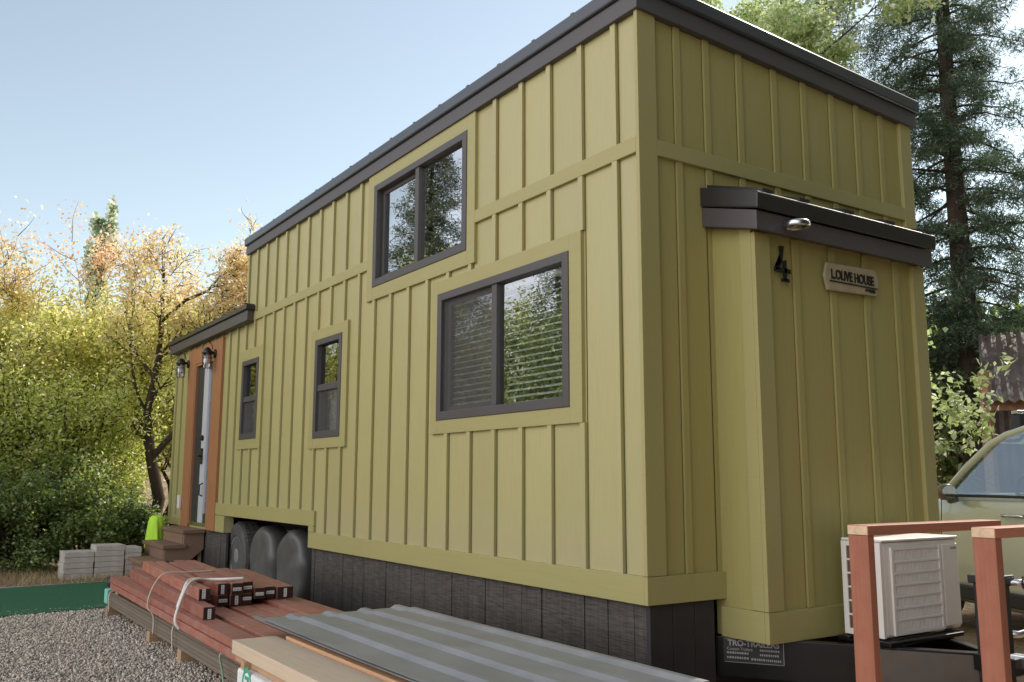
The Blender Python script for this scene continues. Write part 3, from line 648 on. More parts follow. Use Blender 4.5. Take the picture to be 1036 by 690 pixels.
# maker plate on the beam
def onb(s_, z, out=.003): return P0 + dv * s_ + sd * out + Vector((0, 0, z))
mp_ = MB().prism([onb(-.317, .274), onb(-.006, .274), onb(-.006, .400), onb(-.317, .400)], (0, 0, 0), tuple(sd * .003))
mpo = fixnormals(mp_.build('maker_plate', plain('black_plate', (.018, .017, .016), .5, 0, .1), tg))
tx = MB()
put_text(tx, 'TRO-TRAILERS', .042, onb(-.163, .374, .0065), dv, (0, 0, 1), 'CENTER', .96, .0012)
put_text(tx, 'Custom Trailers', .021, onb(-.300, .345, .0065), dv, (0, 0, 1), 'LEFT', .95)
for s0_, s1_, z in ((-.13, -.03, .345), (-.30, -.19, .325), (-.13, -.035, .322), (-.30, -.19, .301), (-.175, -.11, .298), (-.10, -.07, .297), (-.06, -.025, .296)):
    u = s0_
    while u < s1_:
        wq = rnd.uniform(.005, .011); tx.prism([onb(u, z - .005, .0065), onb(u + wq, z - .005, .0065), onb(u + wq, z + .005, .0065), onb(u, z + .005, .0065)], (0, 0, 0), tuple(sd * .001)); u += wq + .004
for a4 in ((-.312, -.010, .277, .279), (-.312, -.010, .395, .397)): tx.prism([onb(a4[0], a4[2], .0065), onb(a4[1], a4[2], .0065), onb(a4[1], a4[3], .0065), onb(a4[0], a4[3], .0065)], (0, 0, 0), tuple(sd * .001))
tx.prism([onb(-.012, .277, .0065), onb(-.009, .277, .0065), onb(-.009, .397, .0065), onb(-.012, .397, .0065)], (0, 0, 0), tuple(sd * .001))
fixnormals(tx.build('plate_lettering', plain('grey_plate_ink', (.33, .33, .33), .5, 0, .1), mpo))
# jack
jk = MB().box(1.185, 1.315, -1.125, -1.015, .22, .74).box(1.165, 1.335, -1.14, -1.0, .735, .775).lathe((1.25, -1.07, .02), (0, 0, 1), [(.08, 0), (.08, .02), (.03, .03), (.03, .2)], 14)
jk.box(1.205, 1.295, -1.115, -1.025, .408, .47); jo = jk.build('tongue_jack', M['black_metal'], tg, .005)
jh = MB().tube([(1.30, -1.12, .74), (1.35, -1.17, .74), (1.42, -1.2, .72), (1.54, -1.24, .62), (1.56, -1.24, .56)], .017).lathe((1.35, -1.17, .74), (.3, -1, 0), [(.032, 0), (.034, .03), (.02, .045)], 14)
jh.build('crank', M['chrome'], jo, 0, True)
cb = MB().tube([(1.30, -1.06, .50), (1.37, -1.12, .49), (1.44, -1.17, .515), (1.60, -1.22, .55)], .018, 8); cb.build('grip_tube', M['chrome'], jo, 0, True)

# ------------------------------------------------------------------ air conditioner
A = thing('air_conditioner', 'off white outdoor air conditioner unit on the black trailer tongue', 'air conditioner', (1.34, -.53, .43))
ax0, ax1, ay0, ay1, az0, az1 = 1.0, 1.685, -.65, -.42, .437, .910
cs = MB()   # casing with openings on the coil side
cs.box(ax0 + .012, ax1, ay0, ay1, az0, az1); casing = cs.build('casing', M['acwhite'], A, .014)
lid = MB().box(ax0 - .006, ax1 + .006, ay0 - .008, ay1 + .006, az1 + .001, az1 + .016); lid.build('lid', M['acwhite'], A, .008)
fin = MB().box(ax0 - .004, ax0 + .011, ay0 + .05, ay1 - .03, az0 + .03, az1 - .025); fin.build('coil', M['acfin'], A)
gd = MB()
gd.box(ax0 - .012, ax0 + .011, ay0 - .002, ay0 + .05, az0, az1).box(ax0 - .012, ax0 + .011, ay1 - .03, ay1, az0, az1).box(ax0 - .0115, ax0 + .011, ay0 + .05, ay1 - .03, az0, az0 + .03).box(ax0 - .0115, ax0 + .011, ay0 + .05, ay1 - .03, az1 - .025, az1)
for k in range(1, 6): z = az0 + .03 + k * (az1 - az0 - .055) / 6; gd.box(ax0 - .011, ax0 - .004, ay0 + .05, ay1 - .03, z - .005, z + .005)
for k in range(1, 3): yq = ay0 + .05 + k * .05; gd.box(ax0 - .010, ax0 - .005, yq - .0025, yq + .0025, az0 + .03, az1 - .025)
gd.build('coil_guard', M['acwhite'], A, .002)
yf = ay0 - .001
rec = MB().box(1.085, 1.485, yf - .001, yf + .01, .462, .868); rec.build('fan_recess', M['acgrey'], A)
gr = MB()
gr.box(1.065, 1.085, yf - .014, yf, .445, .885).box(1.485, 1.505, yf - .014, yf, .445, .885).box(1.085, 1.485, yf - .0135, yf, .445, .462).box(1.085, 1.485, yf - .0135, yf, .868, .885)
for k in range(1, 7): z = .462 + k * .406 / 7; gr.box(1.085, 1.485, yf - .014, yf - .006, z - .006, z + .006)
for k in range(34): xq = 1.092 + k * .0118; gr.box(xq, xq + .006, yf - .010, yf - .005, .462, .868)
gr.build('fan_grille', M['acwhite'], A, .002)
MB().box(1.525, 1.672, yf - .010, yf + .004, .455, .885).build('service_panel', M['acwhite'], A, .006)
MB().box(1.60, 1.655, yf - .0115, yf - .009, .855, .868).build('badge', M['acgrey'], A)
for xq in (1.05, 1.55): MB().box(xq, xq + .06, ay0 - .03, ay1 + .03, .430, .4365).build('foot', M['black_metal'], A)
pv = MB().tube([(1.70, -.56, .47), (1.74, -.56, .46), (1.80, -.5, .43)], .012).tube([(1.70, -.60, .50), (1.76, -.60, .47), (1.82, -.5, .43)], .010); pv.build('pipe', M['chrome'], A, 0, True)

# ------------------------------------------------------------------ railings
def railing(x0, x1, y0, y1, zt, label):
    t = thing('railing', label, 'railing', (x0, y0, 0), 'red stained wooden railings by the trailer tongue')
    MB().box(x0, x0 + .04, y0 + .002, y1 - .002, 0, zt - .0385).build('post', M['red_x'], t, .003)
    MB().box(x1 - .042, x1 - .002, y0 + .002, y1 - .002, 0, zt - .0385).build('post', M['red_x'], t, .003)
    rl = MB().box(x0, x1, y0, y1, zt - .038, zt).build('top_rail', M['red_rail'], t, .003)
    MB().box(x0 - .0015, x0 + .0008, y0 + .002, y1 - .002, zt - .036, zt - .002).build('cut_end', M['cut_end'], rl)
    MB().box(x0 + .045, x1 - .1, y0 + .03, y1 - .03, .12, .16).build('bottom_rail', M['red_rail'], t, .003)
railing(-.062, .895, -1.335, -1.243, 1.053, 'red stained wooden railing standing left, in front of the white unit')
railing(.186, 1.35, -1.695, -1.604, 1.053, 'red stained wooden railing standing right, nearest the camera')

# ------------------------------------------------------------------ wooden steps
S = thing('wooden_steps', 'three brown wooden steps leading up to the cedar framed door', 'steps', (-.3, 8.6, 0))
for x0, x1, z in ((-.265, .0, .60), (-.49, -.22, .425), (-.725, -.44, .25)): MB().box(x0, x1, 8.05, 9.2, z - .045, z).build('tread', M['steps'], S, .004)
for yq in (8.09, 9.12):
    MB().prism([(-.66, yq, 0), (-.66, yq, .205), (-.46, yq, .205), (-.46, yq, .38), (-.24, yq, .38), (-.24, yq, .555), (0, yq, .555), (0, yq, .36), (-.42, yq, .0)], (0, 0, 0), (0, .04, 0)).build('stringer', M['steps'], S, .003)
MB().box(-.05, -.01, 8.13, 8.17, 0, .36).build('leg', M['steps'], S, .003); MB().box(-.05, -.01, 9.04, 9.08, 0, .36).build('leg', M['steps'], S, .003)
for x, za, zb in ((-.235, .425, .553), (-.455, .25, .378), (-.655, .0, .2)): MB().box(x - .012, x + .006, 8.135, 9.115, za + .002, zb).build('riser', M['steps'], S, .002)
# vest draped at the far end of the steps
vv = MB(); nseg = 56; prof = [(.27, .0), (.262, .05), (.25, .12), (.235, .2), (.222, .27), (.205, .33), (.17, .375), (.11, .40), (.07, .395), (.06, .36)]
cx, cy, cz = -.30, 9.33, .33
for r_, h in prof:
    for k in range(nseg):
        a = 2 * math.pi * k / nseg; dr_ = max(0, 1 - h / .42)
        f_ = 1 + .09 * math.sin(7 * a + h * 4) * dr_ ** .6 + .06 * math.sin(12 * a + 1.3 + 6 * h) * dr_ + .03 * math.sin(3 * a + 7 * h)
        vv.v.append((cx + r_ * .46 * f_ * math.cos(a), cy + r_ * .55 * f_ * math.sin(a), cz + h + (.025 * math.sin(3 * a + 1) if h < .06 else 0)))
for i in range(len(prof) - 1):
    for k in range(nseg): vv.f.append((i * nseg + k, i * nseg + (k + 1) % nseg, (i + 1) * nseg + (k + 1) % nseg, (i + 1) * nseg + k))
VT = thing('safety_vest', 'bright yellow green safety vest hanging beside the wooden steps', 'safety vest', (cx, cy, 0))
vb = vv.build('vest_cloth', M['vest'], VT, 0, True)
md = vb.modifiers.new('solid', 'SOLIDIFY'); md.thickness = .006
MB().lathe((cx - .055, cy - .045, .62), (-.6, -.7, .35), [(.04, 0), (.042, .012)], 12).build('neck_opening', M['cartrim'], VT)
MB().box(cx - .02, cx + .02, cy - .02, cy + .02, 0, .73).build('hanging_stake', M['steps'], VT)

# ------------------------------------------------------------------ concrete slabs
def slab_stack(x0, x1, nl, hh, which, dy=0.0):
    z = .006; ords = ['bottom', 'second', 'third', 'fourth', 'fifth', 'sixth']
    for i in range(nl):
        j = rnd.uniform(-.006, .006); o = MB().box(x0 + j, x1 + j - .004, 8.80 + dy + j, 9.20 + dy + j, z, z + hh - .0025).build('concrete_slab', M['concrete'], None, .0045, loc=((x0 + x1) / 2, 9, z))
        nm = 'top' if i == nl - 1 else ords[i]
        tag(o, f'grey concrete slab, {nm} one in the {which} stack before the bushes', 'concrete slab', 'stacked grey concrete slabs'); z += hh
slab_stack(-1.455, -1.115, 5, .0655, 'left'); slab_stack(-1.105, -.765, 6, .0655, 'middle', .004); slab_stack(-.755, -.56, 5, .072, 'right', .012)

# ------------------------------------------------------------------ lumber pile
DX = -1.53
B = thing('decking_bundle', 'strapped bundle of grey brown composite deck boards under the red lumber', 'lumber bundle', (-1.2, 3.5, .09))
for i in range(5):
    for k in range(5):
        j = rnd.uniform(-.006, .006); xx = DX + k * .146 + j
        MB().box(xx, xx + .140, 0.35 + rnd.uniform(-.02, .02), 5.50 + rnd.uniform(-.012, .012), .092 + i * .0262, .092 + i * .0262 + .0248).build('deck_board', M['deck'], B, .003)
MB().box(DX - .012, DX + .735, 5.515, 5.64, .10, .226).build('end_wrap', M['teal'], B, .008)
for i, (yq, w_) in enumerate(((5.40, 'farthest'), (3.80, 'second farthest'), (2.92, 'second nearest'), (1.6, 'nearest'))):
    o = MB().box(DX - .02 + .01 * i, -.66, yq, yq + .09, .008, .0905).build('sticker_block', M['sticker'], None, .004, loc=(-1.1, yq, .008))
    tag(o, f'short pine bearer on the gravel under the deck boards, {w_} of four', 'wood block', 'pine bearers under the deck bundle')
for i, (yq, w_) in enumerate(((5.1, 'farthest'), (3.35, 'middle'), (2.62, 'nearest'))):
    o = MB().box(DX + .02 if i else DX - .005, -.70, yq, yq + .09, .2245, .2595).build('sticker_block', M['sticker'], None, .004, loc=(-1.1, yq, .22))
    tag(o, f'pine spacer between deck boards and red lumber, {w_} of three', 'wood block', 'pine spacers under the red lumber')
LG = 'red stained boards in the lumber pile'
def lumber(x0, x1, ye, yf, z0, z1, label, kind='board', tagrot=None, skew=0.0, group=LG, dz=0.0):
    t = thing('lumber_' + kind, label, 'lumber', ((x0 + x1) / 2, ye, z0), group)
    mb = MB(); mb.add([(x0, ye, z0), (x1, ye, z0), (x1 + skew, yf, z0 + dz), (x0 + skew, yf, z0 + dz), (x0, ye, z1), (x1, ye, z1), (x1 + skew, yf, z1 + dz), (x0 + skew, yf, z1 + dz)], [(0, 3, 2, 1), (4, 5, 6, 7), (0, 1, 5, 4), (1, 2, 6, 5), (2, 3, 7, 6), (3, 0, 4, 7)])
    mb.build('timber', M['red_y'], t, .004)
    MB().box(x0 + .003, x1 - .003, ye - .0025, ye + .001, z0 + .003, z1 - .003).build('sealed_end', M['dark_end'], t)
    MB().box(x0 + skew + .003, x1 + skew - .003, yf - .001, yf + .0025, z0 + dz + .003, z1 + dz - .003).build('sealed_end', M['dark_end'], t)
    if tagrot is not None:
        cxq, czq = (x0 + x1) / 2 + rnd.uniform(-.006, .006), (z0 + z1) / 2 + rnd.uniform(-.006, .006); hw, hh = (.029, .011) if tagrot == 0 else (.011, .030)
        tg_ = MB().box(cxq - hw, cxq + hw, ye - .0045, ye - .003, czq - hh, czq + hh).build('paper_tag', M['tag'], t)
        ink = MB()
        for q_ in range(5):
            a = -.7 + 1.4 * q_ / 4
            if tagrot == 0: ink.box(cxq + a * hw - .002, cxq + a * hw + .002, ye - .0052, ye - .0047, czq - .006, czq + .004)
            else: ink.box(cxq - .006, cxq + .004, ye - .0052, ye - .0047, czq + a * hh - .002, czq + a * hh + .002)
        ink.build('tag_print', M['tagink'], tg_)
    return t
# lower layer of long boards
lumber(-1.62, -1.475, 1.32, 5.30, .261, .308, 'long red board lying lowest at the gravel side of the pile', skew=.06)
lumber(-1.605, -1.465, 1.36, 5.34, .310, .357, 'long red board lying on the lowest one at the gravel side', skew=.05)
lumber(-1.425, -1.285, 1.45, 5.3, .262, .357, 'red timber whose dark end shows beside the pale pine board', skew=.06, tagrot=0)
lumber(-1.24, -1.10, 1.2, 5.3, .262, .354, 'red timber running under the grey metal sheets, left of two close ones', skew=.05)
lumber(-1.085, -.985, 1.2, 5.2, .262, .352, 'red timber running under the grey metal sheets, right of two close ones', skew=.05)
lumber(-.965, -.835, 1.2, 5.25, .262, .375, 'thicker red timber beneath the right posts with an orange side', skew=.04)
lumber(-.815, -.68, 1.15, 5.0, .262, .360, 'red timber on the wheel side of the pile, lowest layer', skew=.03)
# square posts, lower row
e = .0775; PG = 'red stained square posts with tagged dark ends'
lumber(-1.552, -1.475, 2.36, 5.1, .3585, .4345, 'square red post at the far left of the pile, dark end tagged upright', 'post', 1, .11, PG)
lumber(-1.503, -1.426, 2.66, 4.95, .4365, .5125, 'square red post lying one level up at the left, end set back', 'post', 1, .13, PG)
lumber(-1.470, -1.394, 2.75, 5.15, .3585, .4345, 'square red post half hidden below the upper left post', 'post', None, .105, PG)
lumber(-1.390, -1.318, 3.05, 5.05, .3585, .4345, 'square red post set back left of the lower row of three', 'post', None, .10, PG)
lumber(-1.312, -1.237, 2.9, 5.2, .3585, .4345, 'square red post in the lower row, left of three, tag lying flat', 'post', 0, .095, PG)
lumber(-1.228, -1.153, 2.88, 5.1, .3585, .4345, 'square red post in the lower row, middle of three, upright tag', 'post', 1, .09, PG)
lumber(-1.149, -1.072, 2.9, 5.2, .3585, .4345, 'square red post in the lower row, right of three, flat tag', 'post', 0, .085, PG)
lumber(-1.405, -1.330, 3.35, 4.9, .4365, .5125, 'square red post set back between the upper left post and top row', 'post', None, .12, PG)
lumber(-1.312, -1.237, 2.9, 4.75, .4365, .5125, 'square red post in the top row, left of three, upright tag', 'post', 1, .11, PG)
lumber(-1.225, -1.145, 2.87, 4.9, .4365, .5125, 'square red post in the top row, middle of three, flat tag', 'post', 0, .10, PG)
lumber(-1.138, -1.06, 2.92, 4.85, .4365, .5125, 'square red post in the top row, right of three, flat tag', 'post', 0, .10, PG)
lumber(-1.055, -.98, 2.9, 4.6, .392, .468, 'square red post just right of the top row, slightly lower, flat tag', 'post', 0, .11, PG)
lumber(-.975, -.90, 2.93, 4.45, .392, .468, 'square red post second right of the top row, flat tag', 'post', 0, .11, PG)
lumber(-.885, -.765, 2.92, 4.35, .378, .462, 'wide red timber at the far right of the upper row, upright tag', 'board', 1, .11, PG)
# black wrap under the far end
bw = MB().lathe((-1.57, 5.36, .305), (1, .05, 0), [(.03, 0), (.048, .02), (.05, .3), (.03, .34)], 12)
tag(bw.build('plastic_roll', M['cartrim'], None, 0, True, loc=(-1.5, 5.36, .26)), 'small roll of black plastic poking out at the far end of the lumber', 'plastic roll')
# straps
def strap(pts, r_, mat, label, cat='strap', flat=False):
    pv_ = [Vector(p) for p in pts]; fine = []
    for i in range(len(pv_) - 1):
        p0, p1, p2, p3 = pv_[max(i - 1, 0)], pv_[i], pv_[i + 1], pv_[min(i + 2, len(pv_) - 1)]
        for k in range(6):
            t_ = k / 6; fine.append(.5 * ((2 * p1) + (p2 - p0) * t_ + (2 * p0 - 5 * p1 + 4 * p2 - p3) * t_**2 + (3 * p1 - p0 - 3 * p2 + p3) * t_**3))
    fine.append(pv_[-1]); o = MB().tube(fine, r_, 6).build('strap', M[mat], None, 0, True, loc=pts[0]); return tag(o, label, cat, 'straps and twine around the lumber')
strap([(-1.555, 3.62, .10), (-1.56, 3.62, .23), (-1.60, 3.64, .30), (-1.57, 3.66, .42), (-1.48, 3.70, .520), (-1.3, 3.72, .520), (-1.1, 3.74, .519)], .006, 'twine', 'thin tan twine looped over the far half of the red lumber')
strap([(-1.60, 2.72, .262), (-1.625, 2.73, .31), (-1.60, 2.76, .40), (-1.53, 2.84, .518), (-1.43, 3.02, .535), (-1.33, 3.08, .525), (-1.22, 2.99, .530), (-1.12, 2.95, .534)], .010, 'strap', 'white plastic strap with a loose end lying over the tagged posts')
strap([(-1.585, 2.86, .38), (-1.55, 2.90, .45), (-1.50, 2.98, .522), (-1.44, 3.1, .528), (-1.38, 3.12, .53)], .009, 'strap', 'short white strap tail curling beside the longer white strap')
strap([(-1.552, 5.32, .06), (-1.555, 5.33, .20), (-1.51, 5.34, .232), (-1.4, 5.34, .230)], .006, 'twine', 'thin tan twine around the far end of the deck bundle')
strap([(-1.552, 3.05, .06), (-1.557, 3.05, .22), (-1.50, 3.06, .232), (-1.4, 3.06, .230)], .006, 'twine', 'pale twine around the deck bundle near the white strap')
strap([(-1.556, 1.84, .05), (-1.575, 1.83, .15), (-1.60, 1.80, .24), (-1.57, 1.78, .262)], .006, 'greentwine', 'green and white twine hanging at the near end of the deck bundle')
# pale pine boards and white wrapped pack
o = MB().box(-1.715, -1.485, -.9, 1.22, .352, .418).build('pine_board', M['tan'], None, .004, loc=(-1.6, 1.2, .35)); tag(o, 'wide pale pine board with greyish top lying at the near end of the pile', 'board')
o = MB().box(-1.478, -1.36, -.95, 1.10, .385, .432).build('pine_board', M['tan2'], None, .004, loc=(-1.4, 1.1, .385)); tag(o, 'narrow orange pine board between pale board and grey metal sheets', 'board')
o = MB().box(-1.70, -1.46, -.85, 1.20, .318, .350).build('pine_board', M['tan2'], None, .004, loc=(-1.6, 1.2, .31)); tag(o, 'brown pine board sandwiched under the wide pale one', 'board')
Wp = thing('wrapped_pack', 'white wrapped lumber pack with green round logo in the left foreground', 'wrapped pack', (-1.2, .2, .01))
MB().box(-1.74, -.75, -1.0, 1.04, .012, .316).build('wrapper', M['wrap'], Wp, .012)
lg = MB()
cyq, czq = .885, .255
for t0, t1, r0_, r1_ in ((0, 2 * math.pi, .052, .068),):
    nn = 40
    for k in range(nn):
        a, b2 = 2 * math.pi * k / nn, 2 * math.pi * (k + 1) / nn
        lg.add([(-1.7415, cyq - r_ * math.cos(t_), czq + 1.25 * r_ * math.sin(t_)) for r_, t_ in ((r0_, a), (r1_, a), (r1_, b2), (r0_, b2))], [(0, 1, 2, 3)])
lg.add([(-1.7415, cyq + .028, czq + .045), (-1.7415, cyq - .032, czq + .045), (-1.7415, cyq - .032, czq + .028), (-1.7415, cyq + .028, czq + .028)], [(0, 1, 2, 3)])
lg.add([(-1.7415, cyq - .012, czq + .03), (-1.7415, cyq - .032, czq + .03), (-1.7415, cyq + .006, czq - .05), (-1.7415, cyq + .024, czq - .05)], [(0, 1, 2, 3)])
lg.build('logo', M['greenink'], Wp)
tl = MB()
for j in range(6):
    u = .66
    while u > .30:
        wq = rnd.uniform(.01, .03); tl.add([(-1.7412, u, .25 - j * .03), (-1.7412, u - wq, .25 - j * .03), (-1.7412, u - wq, .258 - j * .03), (-1.7412, u, .258 - j * .03)], [(0, 1, 2, 3)]); u -= wq + .008
tl.build('fine_print', M['tagink'], Wp)
for yq in (.95, .25): MB().box(-1.735, -1.46, yq, yq + .05, .317, .3515).build('batten_strip', M['sticker'], Wp)
# corrugated metal sheets
def sheet_metal(x0, x1, y0, y1, z, label, sag=.0, rot=0.0):
    prof = []; x = 0; wtot = x1 - x0; pitch = wtot / 4
    for k in range(4):
        b_ = x0 + k * pitch
        prof += [(b_, .016), (b_ + .030, .016), (b_ + .056, 0), (b_ + pitch * .5, .001), (b_ + pitch - .03, 0)]
    prof += [(x1, .016), (x1 + .03, .016), (x1 + .038, .0)]
    ny = 16; mb = MB()
    for j in range(ny + 1):
        yq = y0 + (y1 - y0) * j / ny
        for (xq, zq) in prof: mb.v.append((xq + rot * (yq - y0) + .002 * math.sin(yq * 3 + xq), yq, z + zq + sag * math.sin(math.pi * j / ny) + .0018 * math.sin(yq * 2.3 + xq * 6)))
    m_ = len(prof)
    for j in range(ny):
        for k in range(m_ - 1): mb.f.append((j * m_ + k, j * m_ + k + 1, (j + 1) * m_ + k + 1, (j + 1) * m_ + k))
    o = mb.build('metal_sheet', M['steel'], None, loc=((x0 + x1) / 2, (y0 + y1) / 2, z)); md = o.modifiers.new('solid', 'SOLIDIFY'); md.thickness = .0015
    return tag(o, label, 'metal sheet', 'grey ribbed metal roofing sheets')
sheet_metal(-1.49, -.60, -.93, 1.66, .443, 'grey ribbed metal roofing sheet, lowest of the stack with its end showing toward the wheels', rot=.006)
sheet_metal(-1.495, -.605, -.96, 1.53, .450, 'grey ribbed metal roofing sheet in the middle of the stack, slightly staggered', rot=-.004)
sheet_metal(-1.49, -.60, -.97, 1.42, .457, 'grey ribbed metal roofing sheet on top of the stack')
o = MB().box(-1.30, -.62, -.80, -.70, .30, .43).build('red_block', M['red_rail'], None, .004, loc=(-1, -.75, .3)); tag(o, 'dark red timber holding up the near end of the metal sheets', 'lumber')
o.name = 'lumber_block'
for yq, w_ in ((-.6, 'near'), (.5, 'far')):
    o = MB().box(-1.33, -.62, yq, yq + .1, .3175, .432).build('sticker_block', M['sticker'], None, .004, loc=(-1, yq, .31)); tag(o, f'pine support hidden under the metal sheets, {w_} one', 'wood block', 'pine supports under the metal sheets')

# ------------------------------------------------------------------ car
CA = R(-25)
carM = Matrix.Rotation(CA, 4, 'Z')
wA = Vector((4.13, .73, 1.09)); lA = carM @ Vector((-.80, .80, 1.09)); cl = wA - lA; cl.z = 0
car = thing('parked_car', 'sage green small SUV with roof rack parked behind the house', 'car', cl); car.rotation_euler = (0, 0, CA)
ORG[car.name] = Vector((0, 0, 0))
# lower body: stations along length with (half width, belt/hood height)
ST = [(-2.05, .62, .95, .45), (-1.98, .74, 1.02, .38), (-1.7, .83, 1.06, .30), (-1.2, .87, 1.08, .26), (-.6, .885, 1.095, .24), (0, .885, 1.10, .24), (.5, .88, 1.10, .24), (.95, .87, 1.09, .24), (1.25, .85, 1.05, .26), (1.6, .82, .99, .30), (1.9, .74, .90, .36), (2.06, .55, .80, .45)]
bd = MB(); npf = 11
for y, hw, zb, zl in ST:
    pr = [(-hw * .90, zl), (-hw * .985, zl + .05), (-hw, zl + .22), (-hw * .985, zl + .45), (-hw * .975, zb - .14), (-hw * .955, zb - .05), (-hw * .93, zb), (-hw * .5, zb + .01 + (.04 if y > 1.1 else 0)), (0, zb + .015 + (.05 if y > 1.1 else 0))]
    full = pr + [(-x, z) for x, z in pr[-2::-1]]; npf = len(full)
    bd.v += [(x, y, z) for x, z in full]
for i in range(len(ST) - 1):
    for k in range(npf - 1): bd.f.append((i * npf + k, i * npf + k + 1, (i + 1) * npf + k + 1, (i + 1) * npf + k))
    bd.f.append((i * npf + npf - 1, i * npf, (i + 1) * npf, (i + 1) * npf + npf - 1))
bd.f.append(tuple(range(npf))); bd.f.append(tuple(range((len(ST) - 1) * npf, len(ST) * npf)))
body = fixnormals(bd.build('body', M['carpaint'], car, 0, True))
# greenhouse: pillars and roof
def gh(y, z):   # half width of the greenhouse at height z
    return .845 - .30 * max(0, z - 1.08)
rfm = MB(); RS = [(-1.75, 1.50), (-1.4, 1.60), (-.8, 1.655), (-.2, 1.665), (.15, 1.645), (.40, 1.585)]
for y, z in RS:
    hw = gh(y, z) - .02; pr = [(-hw, z - .035), (-hw + .01, z - .005), (-hw * .75, z + .03), (0, z + .045), (hw * .75, z + .03), (hw - .01, z - .005), (hw, z - .035)]
    rfm.v += [(x, y, zz) for x, zz in pr]
for i in range(len(RS) - 1):
    for k in range(6): rfm.f.append((i * 7 + k, i * 7 + k + 1, (i + 1) * 7 + k + 1, (i + 1) * 7 + k))
ro = fixnormals(rfm.build('roof', M['carpaint'], car, 0, True)); md = ro.modifiers.new('s', 'SOLIDIFY'); md.thickness = .03
pil = MB()
for s_ in (-1, 1):
    pil.tube([(s_ * gh(0, 1.07), 1.02, 1.075), (s_ * gh(0, 1.3), .76, 1.32), (s_ * (gh(0, 1.5) - .005), .52, 1.51), (s_ * (gh(0, 1.58) - .015), .38, 1.575), (s_ * (gh(0, 1.64) - .02), .1, 1.635), (s_ * (gh(0, 1.65) - .02), -.8, 1.645), (s_ * (gh(0, 1.6) - .02), -1.4, 1.585), (s_ * gh(0, 1.3), -1.75, 1.3), (s_ * gh(0, 1.07), -1.85, 1.07)], .028, 8)
pil.build('pillar', M['carpaint'], car, 0, True)
bp_ = MB()
for s_ in (-1, 1):
    for y in (-.15, -1.05): bp_.bar((s_ * (gh(0, 1.08) - .005), y, 1.08), (s_ * (gh(0, 1.64) - .02), y - .03, 1.64), .07, .02, (s_, 0, 0))
bp_.build('door_pillar', M['cartrim'], car)
# beltline rubber
MB().bar((-.853, 1.0, 1.098), (-.857, -1.7, 1.105), .02, .022).build('belt_seal', M['cartrim'], car)
for s_ in (-1, 1):
    g_ = MB(); x = lambda z: s_ * (gh(0, z) - .012)
    g_.add([(x(1.09), .98, 1.09), (x(1.09), -.13, 1.09), (x(1.63), -.16, 1.63), (x(1.63), .10, 1.63), (x(1.56), .40, 1.56), (x(1.32), .74, 1.32)], [(0, 1, 2, 3, 4, 5)])
    g_.add([(x(1.09), -.17, 1.09), (x(1.09), -1.03, 1.09), (x(1.63), -1.06, 1.63), (x(1.63), -.20, 1.63)], [(0, 1, 2, 3)])
    g_.build('side_window', M['carglass'], car)
ws = MB().add([(-.80, 1.02, 1.09), (.80, 1.02, 1.09), (.66, .40, 1.57), (-.66, .40, 1.57)], [(0, 1, 2, 3)]); ws.build('windscreen', M['carglass'], car)
MB().add([(-.78, -1.86, 1.06), (.78, -1.86, 1.06), (.64, -1.6, 1.54), (-.64, -1.6, 1.54)], [(0, 1, 2, 3)]).build('rear_window', M['carglass'], car)
MB().box(-.74, .74, .55, 1.0, .95, 1.12).build('dashboard', M['carseat'], car, .03)
sw = MB().tube([(-.38 + .185 * math.cos(a), .44 + .06 * math.sin(a), 1.10 + .175 * math.sin(a)) for a in [k * math.pi / 14 for k in range(29)]], .016, 8).tube([(-.38, .45, 1.10), (-.38, .65, 1.03)], .035).tube([(-.55, .44, 1.10), (-.21, .44, 1.10)], .02)
sw.build('steering_wheel', M['carseat'], car, 0, True)
for s_ in (-1, 1):
    st_ = MB().box(s_ * .38 - .24, s_ * .38 + .24, -.25, .25, .5, .72).obox((s_ * .38, -.30, .98), (.23, 0, 0), (0, .07, .01), (0, -.06, .33)).box(s_ * .38 - .12, s_ * .38 + .12, -.44, -.36, 1.32, 1.48); st_.build('seat', M['carseat'], car, .03)
# mirror
mr_ = MB().lathe((-.985, .74, 1.13), (0, 1, 0), [(.064, -.045), (.078, -.03), (.082, 0), (.07, .05), (.035, .08), (.01, .085)], 22)
mr_.v = [(-.985 + (p[0] + .985) * 1.0, p[1], 1.13 + (p[2] - 1.13) * .82) for p in mr_.v]
mr_.tube([(-.86, .80, 1.07), (-.93, .77, 1.06), (-.96, .75, 1.10)], .028, 8)
mo = mr_.build('wing_mirror', plain('taupe_mirror_shell', (.16, .13, .10), .35, 0, .1), car, 0, True)
mg = MB().lathe((-.985, .694, 1.13), (0, -1, 0), [(.064, 0), (.064, .003)], 22); mg.v = [(-.985 + (p[0] + .985) * 1.0, p[1], 1.13 + (p[2] - 1.13) * .82) for p in mg.v]
mg.build('mirror_glass', plain('mirror_silver', (.36, .38, .32), .1, 1, .05), mo)
